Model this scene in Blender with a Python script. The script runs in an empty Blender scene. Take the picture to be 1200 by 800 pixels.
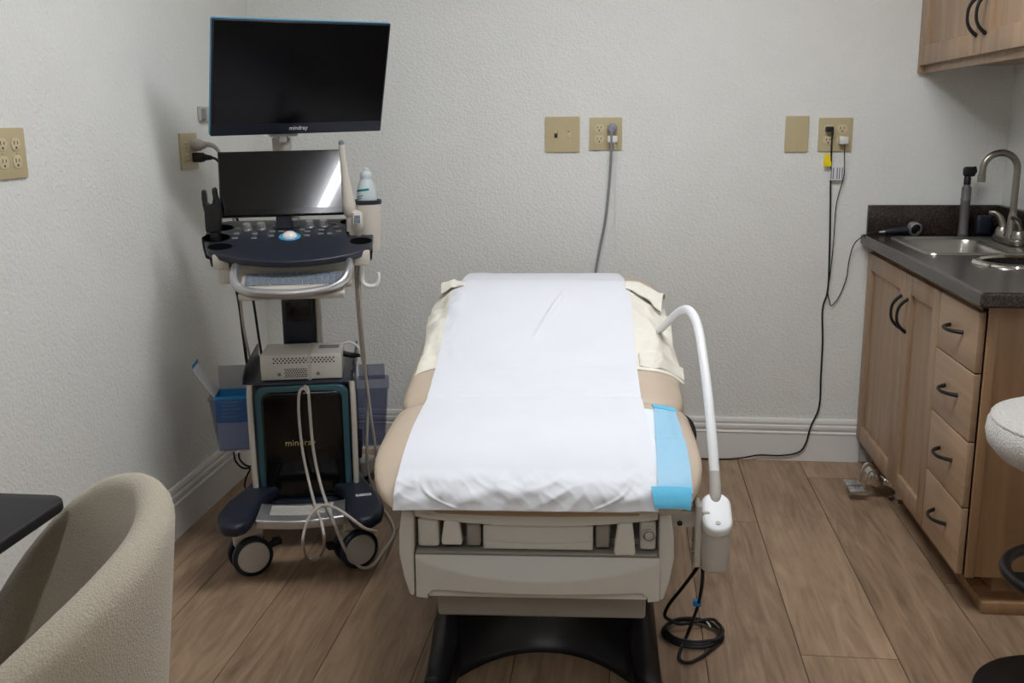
import bpy, bmesh, math, random
from mathutils import Vector, Matrix, noise
random.seed(7)
S = bpy.context.scene
COL = S.collection
pi = math.pi
V = Vector

# ------------------------------------------------------------------ camera
CF, CP, CYAW, CR, CH = 1167.0, .2175, .1147, -.0101, 1.252
fw = V((-math.sin(CYAW)*math.cos(CP), math.cos(CYAW)*math.cos(CP), -math.sin(CP)))
rt0 = V((math.cos(CYAW), math.sin(CYAW), 0)); up0 = rt0.cross(fw)
rt = math.cos(CR)*rt0 + math.sin(CR)*up0
upv = -math.sin(CR)*rt0 + math.cos(CR)*up0
CAM = V((0, 0, CH))
cd = bpy.data.cameras.new('camera'); cam = bpy.data.objects.new('camera', cd); COL.objects.link(cam)
cam.matrix_world = Matrix(((rt.x, upv.x, -fw.x, 0), (rt.y, upv.y, -fw.y, 0), (rt.z, upv.z, -fw.z, CH), (0, 0, 0, 1)))
cd.sensor_fit = 'HORIZONTAL'; cd.sensor_width = 36; cd.lens = CF/1200*36; cd.clip_start = .02
S.camera = cam

def at(px, py, **k):
    """survey helper: the point of plane X=, Y= or Z= seen at a pixel of the 1200x800 photograph"""
    d = fw + rt*((px-600)/CF) + upv*((400-py)/CF)
    a, v = list(k.items())[0]; i = 'XYZ'.index(a)
    return CAM + d*((v-CAM[i])/d[i])

# ------------------------------------------------------------------ materials
def srgb(*c):
    return tuple(((x/255)/12.92 if x/255 <= .04045 else ((x/255+.055)/1.055)**2.4) for x in c) + (1,)
def mat(name, c, rough=.5, metal=0, bump=0, bscale=100, bdist=.002, coat=0, var=0, vscale=8, spec=.5, sheen=0,
        trans=0, alpha=1, stretch=None, emit=None, detail=3, ior=1.45):
    m = bpy.data.materials.new(name); m.use_nodes = True
    nt = m.node_tree; b = nt.nodes['Principled BSDF']
    c = srgb(*c)
    b.inputs['Base Color'].default_value = c; b.inputs['Roughness'].default_value = rough
    b.inputs['Metallic'].default_value = metal; b.inputs['Specular IOR Level'].default_value = spec
    b.inputs['Coat Weight'].default_value = coat; b.inputs['Coat Roughness'].default_value = .08
    b.inputs['Sheen Weight'].default_value = sheen
    b.inputs['Transmission Weight'].default_value = trans; b.inputs['Alpha'].default_value = alpha
    b.inputs['IOR'].default_value = ior
    if emit: b.inputs['Emission Color'].default_value = c; b.inputs['Emission Strength'].default_value = emit
    tc = nt.nodes.new('ShaderNodeTexCoord'); mp = nt.nodes.new('ShaderNodeMapping')
    nt.links.new(tc.outputs['Object'], mp.inputs['Vector'])
    if stretch: mp.inputs['Scale'].default_value = stretch
    if bump:
        n = nt.nodes.new('ShaderNodeTexNoise'); n.inputs['Scale'].default_value = bscale; n.inputs['Detail'].default_value = detail
        nt.links.new(mp.outputs[0], n.inputs['Vector'])
        bp = nt.nodes.new('ShaderNodeBump'); bp.inputs['Strength'].default_value = bump; bp.inputs['Distance'].default_value = bdist
        nt.links.new(n.outputs['Fac'], bp.inputs['Height']); nt.links.new(bp.outputs[0], b.inputs['Normal'])
    # slight procedural tone variation of the surface itself
    n2 = nt.nodes.new('ShaderNodeTexNoise'); n2.inputs['Scale'].default_value = vscale; n2.inputs['Detail'].default_value = 4
    nt.links.new(mp.outputs[0], n2.inputs['Vector'])
    r = nt.nodes.new('ShaderNodeValToRGB'); v = max(var, .015)
    r.color_ramp.elements[0].position = .3; r.color_ramp.elements[1].position = .7
    r.color_ramp.elements[0].color = tuple(x*(1-v) for x in c[:3])+(1,)
    r.color_ramp.elements[1].color = tuple(min(1, x*(1+v)) for x in c[:3])+(1,)
    nt.links.new(n2.outputs['Fac'], r.inputs[0]); nt.links.new(r.outputs[0], b.inputs['Base Color'])
    return m

M = {}
M['ceiling'] = mat('ceiling_paint', (225, 224, 220), .9)
M['wall'] = mat('orange_peel_wall_paint', (227, 227, 222), .55, bump=.68, bscale=115, bdist=.005, detail=2.5, spec=.4)
M['trim'] = mat('white_trim_paint', (226, 224, 220), .4)
M['ivory'] = mat('ivory_plate_plastic', (190, 175, 138), .35)
M['ivory_light'] = mat('ivory_receptacle_plastic', (204, 190, 156), .35)
M['slot'] = mat('dark_slot', (40, 34, 26), .6)
M['black'] = mat('black_plastic', (17, 17, 18), .42)
M['black_rubber'] = mat('black_rubber', (20, 20, 21), .55)
M['base_black'] = mat('black_moulded_base', (17, 17, 19), .38, bump=.1, bscale=400, bdist=.0006)
M['cup_black'] = mat('deep_black_cup', (5, 5, 6), .6, spec=.2)
M['navy'] = mat('dark_navy_plastic', (26, 32, 44), .38)
M['navy_matt'] = mat('navy_matt_panel', (37, 41, 50), .36)
M['screen'] = mat('black_screen_glass', (5, 5, 7), .2, spec=.22)
M['touch'] = mat('glossy_touch_glass', (5, 6, 9), .1, spec=.5, coat=.45)
M['touch'].node_tree.nodes['Principled BSDF'].inputs['Coat Roughness'].default_value = .025
M['cyan'] = mat('cyan_blue_casing', (88, 160, 190), .4)
M['teal'] = mat('teal_frame_plastic', (50, 84, 92), .35)
M['gloss_black'] = mat('glossy_black_panel', (8, 8, 9), .12, spec=.5)
M['beige'] = mat('warm_grey_device_plastic', (190, 183, 172), .42)
M['white_plastic'] = mat('off_white_plastic', (222, 220, 214), .4)
M['lamp_white'] = mat('white_lamp_plastic', (228, 229, 230), .35)
M['lamp_grey'] = mat('pale_grey_lamp_plastic', (186, 182, 174), .42)
M['printer'] = mat('light_grey_printer_case', (200, 196, 186), .5)
M['chrome'] = mat('polished_chrome', (225, 222, 216), .12, 1)
M['steel'] = mat('brushed_steel', (172, 168, 162), .3, 1, bump=.06, bscale=300, bdist=.0005, stretch=(1, 12, 1))
M['nickel'] = mat('brushed_nickel', (148, 142, 133), .3, 1)
M['silver'] = mat('silver_trim', (196, 196, 198), .3, .85)
M['key'] = mat('blue_grey_key', (108, 118, 130), .5)
M['knob'] = mat('grey_knob', (132, 133, 136), .35, .3)
M['track'] = mat('pearl_trackball', (228, 220, 214), .2, coat=.4)
M['blue_ring'] = mat('blue_ring', (60, 150, 190), .4)
def clear(name, c, tint, k):
    m = bpy.data.materials.new(name); m.use_nodes = True; nt = m.node_tree; b = nt.nodes['Principled BSDF']
    b.inputs['Base Color'].default_value = srgb(*c); b.inputs['Roughness'].default_value = .25
    t = nt.nodes.new('ShaderNodeBsdfTransparent'); t.inputs[0].default_value = srgb(*tint)
    x = nt.nodes.new('ShaderNodeMixShader'); x.inputs[0].default_value = k
    nt.links.new(t.outputs[0], x.inputs[1]); nt.links.new(b.outputs[0], x.inputs[2]); nt.links.new(x.outputs[0], nt.nodes['Material Output'].inputs[0]); return m
M['bin'] = clear('translucent_blue_bin', (124, 132, 150), (228, 231, 241), .13)
M['bin_grey'] = clear('translucent_smoke_bin', (112, 118, 134), (220, 223, 233), .17)
M['carton_blue'] = mat('blue_carton', (44, 132, 190), .55)
M['carton_white'] = mat('white_carton', (206, 208, 214), .6)
M['carton_grey'] = mat('grey_carton_back', (168, 168, 166), .7)
M['carton_mark'] = mat('pale_blue_print', (92, 166, 208), .6)
M['cable'] = mat('warm_grey_cable', (176, 168, 158), .45)
M['grey_cable'] = mat('mid_grey_cable', (138, 138, 142), .45)
M['white_cable'] = mat('white_cable', (214, 212, 210), .45)
M['upholstery'] = mat('tan_vinyl_upholstery', (198, 180, 160), .42, bump=.12, bscale=350, bdist=.0007, var=.03)
M['tan_trim'] = mat('tan_underside', (170, 146, 118), .5)
M['panel'] = mat('table_panel_plastic', (204, 202, 194), .45, bump=.05, bscale=500, bdist=.0004)
M['lever'] = mat('light_lever_plastic', (214, 210, 202), .38)
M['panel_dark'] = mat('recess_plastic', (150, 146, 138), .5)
M['paper'] = mat('white_exam_paper', (224, 226, 231), .7, bump=.12, bscale=22, bdist=.004, spec=.25, detail=4)
M['pillow'] = mat('cream_pillowcase', (234, 229, 216), .85, bump=.45, bscale=38, bdist=.008, spec=.2, detail=4)
M['pad_blue'] = mat('blue_underpad_film', (152, 198, 224), .5, bump=.5, bscale=60, bdist=.004)
M['pad_edge'] = mat('deep_blue_pad_edge', (96, 190, 228), .5, bump=.4, bscale=60, bdist=.004)
M['pad_white'] = mat('white_quilted_pad', (228, 234, 238), .8, bump=.6, bscale=90, bdist=.004)
M['quartz'] = mat('dark_brown_quartz', (62, 51, 46), .22, spec=.5)
M['maple'] = None
M['yellow'] = mat('yellow_tag', (238, 214, 20), .5)
M['label'] = mat('white_label', (220, 220, 222), .5)
M['label_print'] = mat('grey_print', (120, 122, 128), .6)
M['desk'] = mat('black_desk_laminate', (24, 23, 27), .5, bump=.08, bscale=300, bdist=.0005)
M['boucle'] = mat('beige_boucle_fabric', (186, 176, 156), .95, bump=.8, bscale=340, bdist=.004, sheen=.3, var=.06, vscale=200, spec=.1)
M['boucle_grey'] = mat('pale_grey_boucle', (206, 202, 196), .95, bump=1, bscale=210, bdist=.006, sheen=.3, var=.06, vscale=170, spec=.1)
M['gold'] = mat('gold_lettering', (190, 170, 120), .4, .3)
M['white_ink'] = mat('white_lettering', (230, 230, 230), .5)
M['gel'] = mat('cloudy_clear_plastic', (216, 226, 228), .3, trans=.3, alpha=.85)
M['gel_print'] = mat('teal_print', (16, 120, 124), .5)
M['scope_grey'] = mat('dark_grey_scope_handle', (112, 111, 110), .4, .4)
M['bronze'] = mat('dark_bronze', (96, 82, 64), .4, .6)
M['blue_clip'] = mat('blue_clip', (30, 120, 190), .5)
M['diffuser'] = mat('light_diffuser', (247, 250, 255), .6, emit=15.5)
M['diffuser_bright'] = mat('light_diffuser_bright', (247, 250, 255), .6, emit=58)
M['frame_white'] = mat('white_light_frame', (235, 235, 232), .5)

def wood(name, c1, c2, axis=2, scale=1.0, rough=.42):
    m = bpy.data.materials.new(name); m.use_nodes = True; nt = m.node_tree; b = nt.nodes['Principled BSDF']
    tc = nt.nodes.new('ShaderNodeTexCoord'); mp = nt.nodes.new('ShaderNodeMapping')
    sc = [14*scale]*3; sc[axis] = .9*scale; mp.inputs['Scale'].default_value = sc
    nt.links.new(tc.outputs['Object'], mp.inputs['Vector'])
    n = nt.nodes.new('ShaderNodeTexNoise'); n.inputs['Scale'].default_value = 2; n.inputs['Detail'].default_value = 8; n.inputs['Distortion'].default_value = .6
    nt.links.new(mp.outputs[0], n.inputs['Vector'])
    r = nt.nodes.new('ShaderNodeValToRGB'); r.color_ramp.elements[0].position = .32; r.color_ramp.elements[1].position = .68
    r.color_ramp.elements[0].color = srgb(*c1); r.color_ramp.elements[1].color = srgb(*c2)
    nt.links.new(n.outputs['Fac'], r.inputs[0]); nt.links.new(r.outputs[0], b.inputs['Base Color'])
    b.inputs['Roughness'].default_value = rough
    bp = nt.nodes.new('ShaderNodeBump'); bp.inputs['Strength'].default_value = .06; bp.inputs['Distance'].default_value = .001
    nt.links.new(n.outputs['Fac'], bp.inputs['Height']); nt.links.new(bp.outputs[0], b.inputs['Normal'])
    return m
M['maple'] = wood('stained_maple', (148, 120, 94), (168, 140, 112))
M['maple_h'] = wood('stained_maple_drawer', (160, 131, 104), (178, 149, 121), axis=1)
M['maple_end'] = wood('stained_maple_end', (142, 108, 76), (160, 125, 92))

def speckle(m):
    nt = m.node_tree; b = nt.nodes['Principled BSDF']
    tc = nt.nodes.new('ShaderNodeTexCoord'); v = nt.nodes.new('ShaderNodeTexVoronoi'); v.inputs['Scale'].default_value = 420
    nt.links.new(tc.outputs['Object'], v.inputs['Vector'])
    r = nt.nodes.new('ShaderNodeValToRGB')
    cs = [(0, (30, 24, 22)), (.35, (44, 35, 32)), (.8, (53, 43, 39)), (.97, (84, 70, 61))]
    r.color_ramp.elements[0].position = 0; r.color_ramp.elements[0].color = srgb(*cs[0][1])
    r.color_ramp.elements[1].position = .93; r.color_ramp.elements[1].color = srgb(*cs[3][1])
    for p, c in cs[1:3]:
        e = r.color_ramp.elements.new(p); e.color = srgb(*c)
    sp = nt.nodes.new('ShaderNodeSeparateColor'); nt.links.new(v.outputs['Color'], sp.inputs[0])
    nt.links.new(sp.outputs[0], r.inputs[0]); nt.links.new(r.outputs[0], b.inputs['Base Color'])
speckle(M['quartz'])

def floor_mat():
    m = bpy.data.materials.new('oak_vinyl_planks'); m.use_nodes = True; nt = m.node_tree; b = nt.nodes['Principled BSDF']
    tc = nt.nodes.new('ShaderNodeTexCoord'); at_ = nt.nodes.new('ShaderNodeAttribute'); at_.attribute_name = 'plank'
    cb = nt.nodes.new('ShaderNodeCombineXYZ')
    mu = nt.nodes.new('ShaderNodeMath'); mu.operation = 'MULTIPLY'; mu.inputs[1].default_value = 37.0
    nt.links.new(at_.outputs['Fac'], mu.inputs[0]); nt.links.new(mu.outputs[0], cb.inputs['Y']); nt.links.new(mu.outputs[0], cb.inputs['Z'])
    ad = nt.nodes.new('ShaderNodeVectorMath'); ad.operation = 'ADD'
    nt.links.new(tc.outputs['Object'], ad.inputs[0]); nt.links.new(cb.outputs[0], ad.inputs[1])
    def nz(scale, sx, sy, det, dist):
        mp = nt.nodes.new('ShaderNodeMapping'); mp.inputs['Scale'].default_value = (sx, sy, 1)
        nt.links.new(ad.outputs[0], mp.inputs['Vector'])
        n = nt.nodes.new('ShaderNodeTexNoise'); n.inputs['Scale'].default_value = scale; n.inputs['Detail'].default_value = det; n.inputs['Distortion'].default_value = dist
        nt.links.new(mp.outputs[0], n.inputs['Vector']); return n
    broad = nz(3.0, 2.2, .45, 3, .8); fine = nz(60, 1.6, .05, 6, .3); knot = nz(9, 2.0, .28, 5, 2.2)
    r = nt.nodes.new('ShaderNodeValToRGB'); e = r.color_ramp.elements
    e[0].position = .30; e[0].color = srgb(104, 83, 64); e[1].position = .66; e[1].color = srgb(168, 142, 115)
    k = e.new(.48); k.color = srgb(141, 116, 92)
    mx = nt.nodes.new('ShaderNodeMath'); mx.operation = 'MULTIPLY_ADD'; mx.inputs[1].default_value = .22
    nt.links.new(fine.outputs['Fac'], mx.inputs[0])
    m2 = nt.nodes.new('ShaderNodeMath'); m2.operation = 'MULTIPLY_ADD'; m2.inputs[1].default_value = .48
    nt.links.new(knot.outputs['Fac'], m2.inputs[0])
    m3 = nt.nodes.new('ShaderNodeMath'); m3.operation = 'MULTIPLY'; m3.inputs[1].default_value = .31
    nt.links.new(broad.outputs['Fac'], m3.inputs[0]); nt.links.new(m3.outputs[0], m2.inputs[2]); nt.links.new(m2.outputs[0], mx.inputs[2])
    # plank to plank tone
    m4 = nt.nodes.new('ShaderNodeMath'); m4.operation = 'MULTIPLY_ADD'; m4.inputs[1].default_value = .08
    nt.links.new(at_.outputs['Fac'], m4.inputs[0]); nt.links.new(mx.outputs[0], m4.inputs[2])
    m5 = nt.nodes.new('ShaderNodeMath'); m5.operation = 'SUBTRACT'; m5.inputs[1].default_value = .04
    nt.links.new(m4.outputs[0], m5.inputs[0])
    nt.links.new(m5.outputs[0], r.inputs[0]); nt.links.new(r.outputs[0], b.inputs['Base Color'])
    b.inputs['Roughness'].default_value = .48; b.inputs['Specular IOR Level'].default_value = .4
    bp = nt.nodes.new('ShaderNodeBump'); bp.inputs['Strength'].default_value = .12; bp.inputs['Distance'].default_value = .001
    nt.links.new(fine.outputs['Fac'], bp.inputs['Height']); nt.links.new(bp.outputs[0], b.inputs['Normal'])
    return m
M['floor'] = floor_mat()
M['gap'] = mat('dark_plank_gap', (70, 54, 40), .8)

# ------------------------------------------------------------------ mesh helpers
def new(): return bmesh.new()
def merge(bm, b2, T=None):
    if T is not None: bmesh.ops.transform(b2, matrix=T, verts=b2.verts)
    me = bpy.data.meshes.new('tmp'); b2.to_mesh(me); b2.free(); bm.from_mesh(me); bpy.data.meshes.remove(me)
    return bm
def bevel(b, w, seg, ang=.5):
    es = [e for e in b.edges if len(e.link_faces) == 2 and e.calc_face_angle(0) > ang]
    if w > 0 and es: bmesh.ops.bevel(b, geom=es, offset=w, segments=seg, affect='EDGES', profile=.5, clamp_overlap=True)
def box(bm, x0, x1, y0, y1, z0, z1, bev=0, seg=2, T=None):
    b = new(); bmesh.ops.create_cube(b, size=1)
    for v in b.verts:
        v.co = V(((x0+x1)/2+v.co.x*(x1-x0), (y0+y1)/2+v.co.y*(y1-y0), (z0+z1)/2+v.co.z*(z1-z0)))
    bevel(b, bev, seg); return merge(bm, b, T)
def prism(bm, poly, d0, d1, axis='z', bev=0, seg=2, T=None, ang=.5):
    b = new()
    def P(p, d): return {'z': V((p[0], p[1], d)), 'y': V((p[0], d, p[1])), 'x': V((d, p[0], p[1]))}[axis]
    lo = [b.verts.new(P(p, d0)) for p in poly]; hi = [b.verts.new(P(p, d1)) for p in poly]
    n = len(poly)
    for i in range(n): b.faces.new((lo[i], lo[(i+1) % n], hi[(i+1) % n], hi[i]))
    b.faces.new(lo[::-1]); b.faces.new(hi)
    bmesh.ops.recalc_face_normals(b, faces=b.faces)
    bevel(b, bev, seg, ang)
    ng = [f_ for f_ in b.faces if len(f_.verts) > 4]
    if ng: bmesh.ops.triangulate(b, faces=ng)
    return merge(bm, b, T)
def lathe(bm, prof, n=32, T=None):
    b = new(); rings = []
    for r, z in prof:
        if r < 1e-6: rings.append([b.verts.new((0, 0, z))])
        else: rings.append([b.verts.new((r*math.cos(2*pi*i/n), r*math.sin(2*pi*i/n), z)) for i in range(n)])
    for a, c in zip(rings, rings[1:]):
        for i in range(n):
            j = (i+1) % n
            if len(a) == 1 and len(c) == 1: continue
            if len(a) == 1: b.faces.new((a[0], c[j], c[i]))
            elif len(c) == 1: b.faces.new((a[i], a[j], c[0]))
            else: b.faces.new((a[i], a[j], c[j], c[i]))
    bmesh.ops.recalc_face_normals(b, faces=b.faces)
    return merge(bm, b, T)
def smooth_path(pts, k=5):
    pts = [V(p) for p in pts]
    if k <= 1 or len(pts) < 3: return pts
    out = []
    for i in range(len(pts)-1):
        p0 = pts[max(i-1, 0)]; p1 = pts[i]; p2 = pts[i+1]; p3 = pts[min(i+2, len(pts)-1)]
        for j in range(k):
            t = j/k
            out.append(.5*((2*p1)+(p2-p0)*t+(2*p0-5*p1+4*p2-p3)*t*t+(3*p1-p0-3*p2+p3)*t**3))
    out.append(pts[-1]); return out
def tube(bm, pts, r, n=10, k=5, flat=1.0, T=None, cap=True):
    path = smooth_path(pts, k); b = new(); N = len(path)
    rs = r if isinstance(r, (list, tuple)) else [r, r]
    rings = []; nrm = None
    for i, p in enumerate(path):
        t = (path[min(i+1, N-1)]-path[max(i-1, 0)]).normalized()
        if nrm is None:
            nrm = t.orthogonal().normalized()
            if abs(t.z) < .95: nrm = (V((0, 0, 1)) - t*t.z).normalized()
        else:
            q = nrm-t*nrm.dot(t); nrm = q.normalized() if q.length > 1e-6 else t.orthogonal().normalized()
        bn = t.cross(nrm); u = i/(N-1)*(len(rs)-1); a = min(int(u), len(rs)-2); rr = rs[a]+(rs[a+1]-rs[a])*(u-a)
        rings.append([b.verts.new(p+(nrm*math.cos(2*pi*j/n)*flat+bn*math.sin(2*pi*j/n))*rr) for j in range(n)])
    for a, c in zip(rings, rings[1:]):
        for j in range(n): b.faces.new((a[j], a[(j+1) % n], c[(j+1) % n], c[j]))
    if cap: b.faces.new(rings[0][::-1]); b.faces.new(rings[-1])
    bmesh.ops.recalc_face_normals(b, faces=b.faces)
    return merge(bm, b, T)
def loft(bm, loops, closed=True, cap=True, T=None):
    b = new(); R = [[b.verts.new(p) for p in L] for L in loops]; n = len(loops[0])
    for a, c in zip(R, R[1:]):
        for j in range(n if closed else n-1): b.faces.new((a[j], a[(j+1) % n], c[(j+1) % n], c[j]))
    if cap: b.faces.new(R[0][::-1]); b.faces.new(R[-1])
    bmesh.ops.recalc_face_normals(b, faces=b.faces)
    return merge(bm, b, T)
def sheet(bm, f, nu, nv, th, T=None):
    """closed sheet: f(a, b) for a, b in 0..1, thickness th against its normal"""
    P = [[V(f(i/nu, j/nv)) for j in range(nv+1)] for i in range(nu+1)]
    def nrm(i, j):
        a = P[min(i+1, nu)][j]-P[max(i-1, 0)][j]; c = P[i][min(j+1, nv)]-P[i][max(j-1, 0)]
        q = a.cross(c); return q.normalized() if q.length > 1e-9 else V((0, 0, 1))
    b = new()
    t = [[b.verts.new(P[i][j]) for j in range(nv+1)] for i in range(nu+1)]
    l = [[b.verts.new(P[i][j]-nrm(i, j)*(th(i/nu, j/nv) if callable(th) else th)) for j in range(nv+1)] for i in range(nu+1)]
    for i in range(nu):
        for j in range(nv):
            b.faces.new((t[i][j], t[i+1][j], t[i+1][j+1], t[i][j+1])); b.faces.new((l[i][j], l[i][j+1], l[i+1][j+1], l[i+1][j]))
    for i in range(nu):
        b.faces.new((t[i][0], l[i][0], l[i+1][0], t[i+1][0])); b.faces.new((t[i][nv], t[i+1][nv], l[i+1][nv], l[i][nv]))
    for j in range(nv):
        b.faces.new((t[0][j], t[0][j+1], l[0][j+1], l[0][j])); b.faces.new((t[nu][j], l[nu][j], l[nu][j+1], t[nu][j+1]))
    bmesh.ops.recalc_face_normals(b, faces=b.faces)
    return merge(bm, b, T)
def rrect(w, d, r, n=6, cx=0, cy=0):
    out = []
    for sx, sy, a0 in ((1, 1, 0), (-1, 1, 90), (-1, -1, 180), (1, -1, 270)):
        for i in range(n+1):
            a = math.radians(a0+90*i/n); out.append((cx+sx*(w/2-r)+r*math.cos(a), cy+sy*(d/2-r)+r*math.sin(a)))
    return out
def obj(name, bm, m, parent=None, flat=False, ang=38):
    me = bpy.data.meshes.new(name); bm.to_mesh(me); bm.free(); me.materials.append(M[m] if isinstance(m, str) else m)
    if not flat:
        me.shade_smooth(); me.set_sharp_from_angle(angle=math.radians(ang))
    o = bpy.data.objects.new(name, me); COL.objects.link(o)
    if parent: o.parent = parent
    return o
def tag(o, label, cat, group=None):
    o['label'] = label; o['category'] = cat
    if group: o['group'] = group
    return o
def thing(name, label, cat, loc=(0, 0, 0), rz=0, group=None):
    o = bpy.data.objects.new(name, None); o.empty_display_size = .05; COL.objects.link(o)
    o.location = loc; o.rotation_euler = (0, 0, rz)
    return tag(o, label, cat, group)
def struct(name, bm, m):
    o = obj(name, bm, m); o['kind'] = 'structure'; return o
def cut(o, cutters):
    """boolean holes made real in the mesh"""
    for c in cutters:
        co = bpy.data.objects.new('cutter', bpy.data.meshes.new('cutter')); c.to_mesh(co.data); c.free(); COL.objects.link(co); co.parent = o.parent
        bpy.context.view_layer.update()
        md = o.modifiers.new('b', 'BOOLEAN'); md.operation = 'DIFFERENCE'; md.object = co; md.solver = 'EXACT'
        dg = bpy.context.evaluated_depsgraph_get(); me = bpy.data.meshes.new_from_object(o.evaluated_get(dg))
        o.modifiers.clear(); o.data = me; bpy.data.objects.remove(co)
    o.data.shade_smooth(); o.data.set_sharp_from_angle(angle=math.radians(38))
def text_bm(s, size, depth, T, spacing=1.0):
    c = bpy.data.curves.new('t', 'FONT'); c.body = s; c.size = size; c.extrude = depth; c.align_x = 'CENTER'; c.align_y = 'CENTER'; c.space_character = spacing
    o = bpy.data.objects.new('t', c); COL.objects.link(o)
    dg = bpy.context.evaluated_depsgraph_get(); me = bpy.data.meshes.new_from_object(o.evaluated_get(dg))
    b = new(); b.from_mesh(me); bpy.data.objects.remove(o); bpy.data.curves.remove(c); bpy.data.meshes.remove(me)
    bmesh.ops.transform(b, matrix=T, verts=b.verts); return b
def Tr(x, y, z): return Matrix.Translation((x, y, z))
def Rx(d): return Matrix.Rotation(math.radians(d), 4, 'X')
def Ry(d): return Matrix.Rotation(math.radians(d), 4, 'Y')
def Rz(d): return Matrix.Rotation(math.radians(d), 4, 'Z')
def align(p, q):
    """matrix putting local +z along p->q at p"""
    p, q = V(p), V(q); z = (q-p).normalized()
    return Matrix.Translation(p) @ z.to_track_quat('Z', 'Y').to_matrix().to_4x4()

# ------------------------------------------------------------------ the room
YB, XL, XR, YF, ZC = 3.658, -1.378, 1.30, -1.6, 2.42
W_ = .1
b = new(); box(b, XL-W_, XR+W_, YB, YB+W_, -.05, ZC+.1); struct('wall_back', b, 'wall')
b = new(); box(b, XL-W_, XL, YF-W_, YB, -.05, ZC+.1); struct('wall_left', b, 'wall')
b = new(); box(b, XR, XR+W_, YF-W_, YB, -.05, ZC+.1); struct('wall_right', b, 'wall')
b = new(); box(b, XL, XR, YF-W_, YF, -.05, ZC+.1); struct('wall_front', b, 'wall')
b = new(); box(b, XL-W_, XR+W_, YF-W_, YB+W_, ZC+.1, ZC+.2)
box(b, XL, XR, YF, YB, ZC, ZC+.1); struct('ceiling', b, 'ceiling')

# floor: planks running to the back wall, each with its own tone
lines = [-.022+.2263*k for k in range(-7, 8)]
joints = {1: [3.036, 1.8], 2: [2.226, 1.0], 3: [3.465, 2.05], 4: [2.645, 1.2]}
fm = bpy.data.meshes.new('floor'); b = new(); lay = b.faces.layers.float.new('plank'); rnd = random.Random(3)
for i in range(len(lines)-1):
    k = i-7
    x0, x1 = max(lines[i], XL), min(lines[i+1], XR)
    if x1-x0 < .005: continue
    js = sorted(joints.get(k, [(.3, 1.35, .75)[k % 3]]))
    ys = [YF]+[y for y in js]+[YB]
    for y0, y1 in zip(ys, ys[1:]):
        g = .0011
        q = new(); bmesh.ops.create_cube(q, size=1)
        for v in q.verts: v.co = V(((x0+x1)/2+v.co.x*(x1-x0-2*g), (y0+y1)/2+v.co.y*(y1-y0-2*g), -.004+v.co.z*.008))
        tone = rnd.random()
        me = bpy.data.meshes.new('t'); q.to_mesh(me); q.free(); n0 = len(b.faces); b.from_mesh(me); bpy.data.meshes.remove(me)
        b.faces.ensure_lookup_table()
        for f_ in b.faces[n0:]: f_[lay] = tone
n0 = len(b.faces); box(b, XL-W_, XR+W_, YF-W_, YB+W_, -.06, -.005)
b.faces.ensure_lookup_table()
for f_ in b.faces[n0:]: f_.material_index = 1
fo = struct('floor', b, 'floor'); fo.data.materials.append(M['gap']); fo.data.shade_flat()

bbp = [(0, 0), (.014, 0), (.014, .104), (.0165, .106), (.0165, .109), (.009, .112), (.0095, .117), (.0125, .12), (.0135, .127), (.0125, .134), (.009, .137), (.0085, .141), (.011, .144), (.011, .155), (.007, .161), (0, .161)]
b = new(); prism(b, [(YB-d, z) for d, z in bbp], XL, .872, 'x'); struct('baseboard_back', b, 'trim')
b = new(); prism(b, [(XL+d, z) for d, z in bbp], YF, YB-.017, 'y'); struct('baseboard_left', b, 'trim')
b = new(); prism(b, [(XR-d, z) for d, z in bbp], YF, 2.44, 'y'); struct('baseboard_right', b, 'trim')

# ceiling lights (the room's own lamps)
def ceiling_light(x, y, w, d, label, m='diffuser'):
    t = thing('ceiling_light', label, 'ceiling light', (x, y, ZC), 0, 'ceiling light panels')
    b = new()
    for a in ((-w/2, w/2, -d/2, -d/2+.03), (-w/2, w/2, d/2-.03, d/2), (-w/2, -w/2+.03, -d/2+.03, d/2-.03), (w/2-.03, w/2, -d/2+.03, d/2-.03)):
        box(b, *a, -.03, 0, .004)
    obj('frame', b, 'frame_white', t)
    b = new(); box(b, -w/2+.03, w/2-.03, -d/2+.03, d/2-.03, -.022, -.004, .003); obj('diffuser', b, m, t)
ceiling_light(.1, 2.15, 1.22, .62, 'rectangular ceiling light panel above the exam table')
ceiling_light(-.22, -.7, .13, 1.3, 'narrow ceiling light panel nearer the desk end of the room', 'diffuser_bright')

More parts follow.
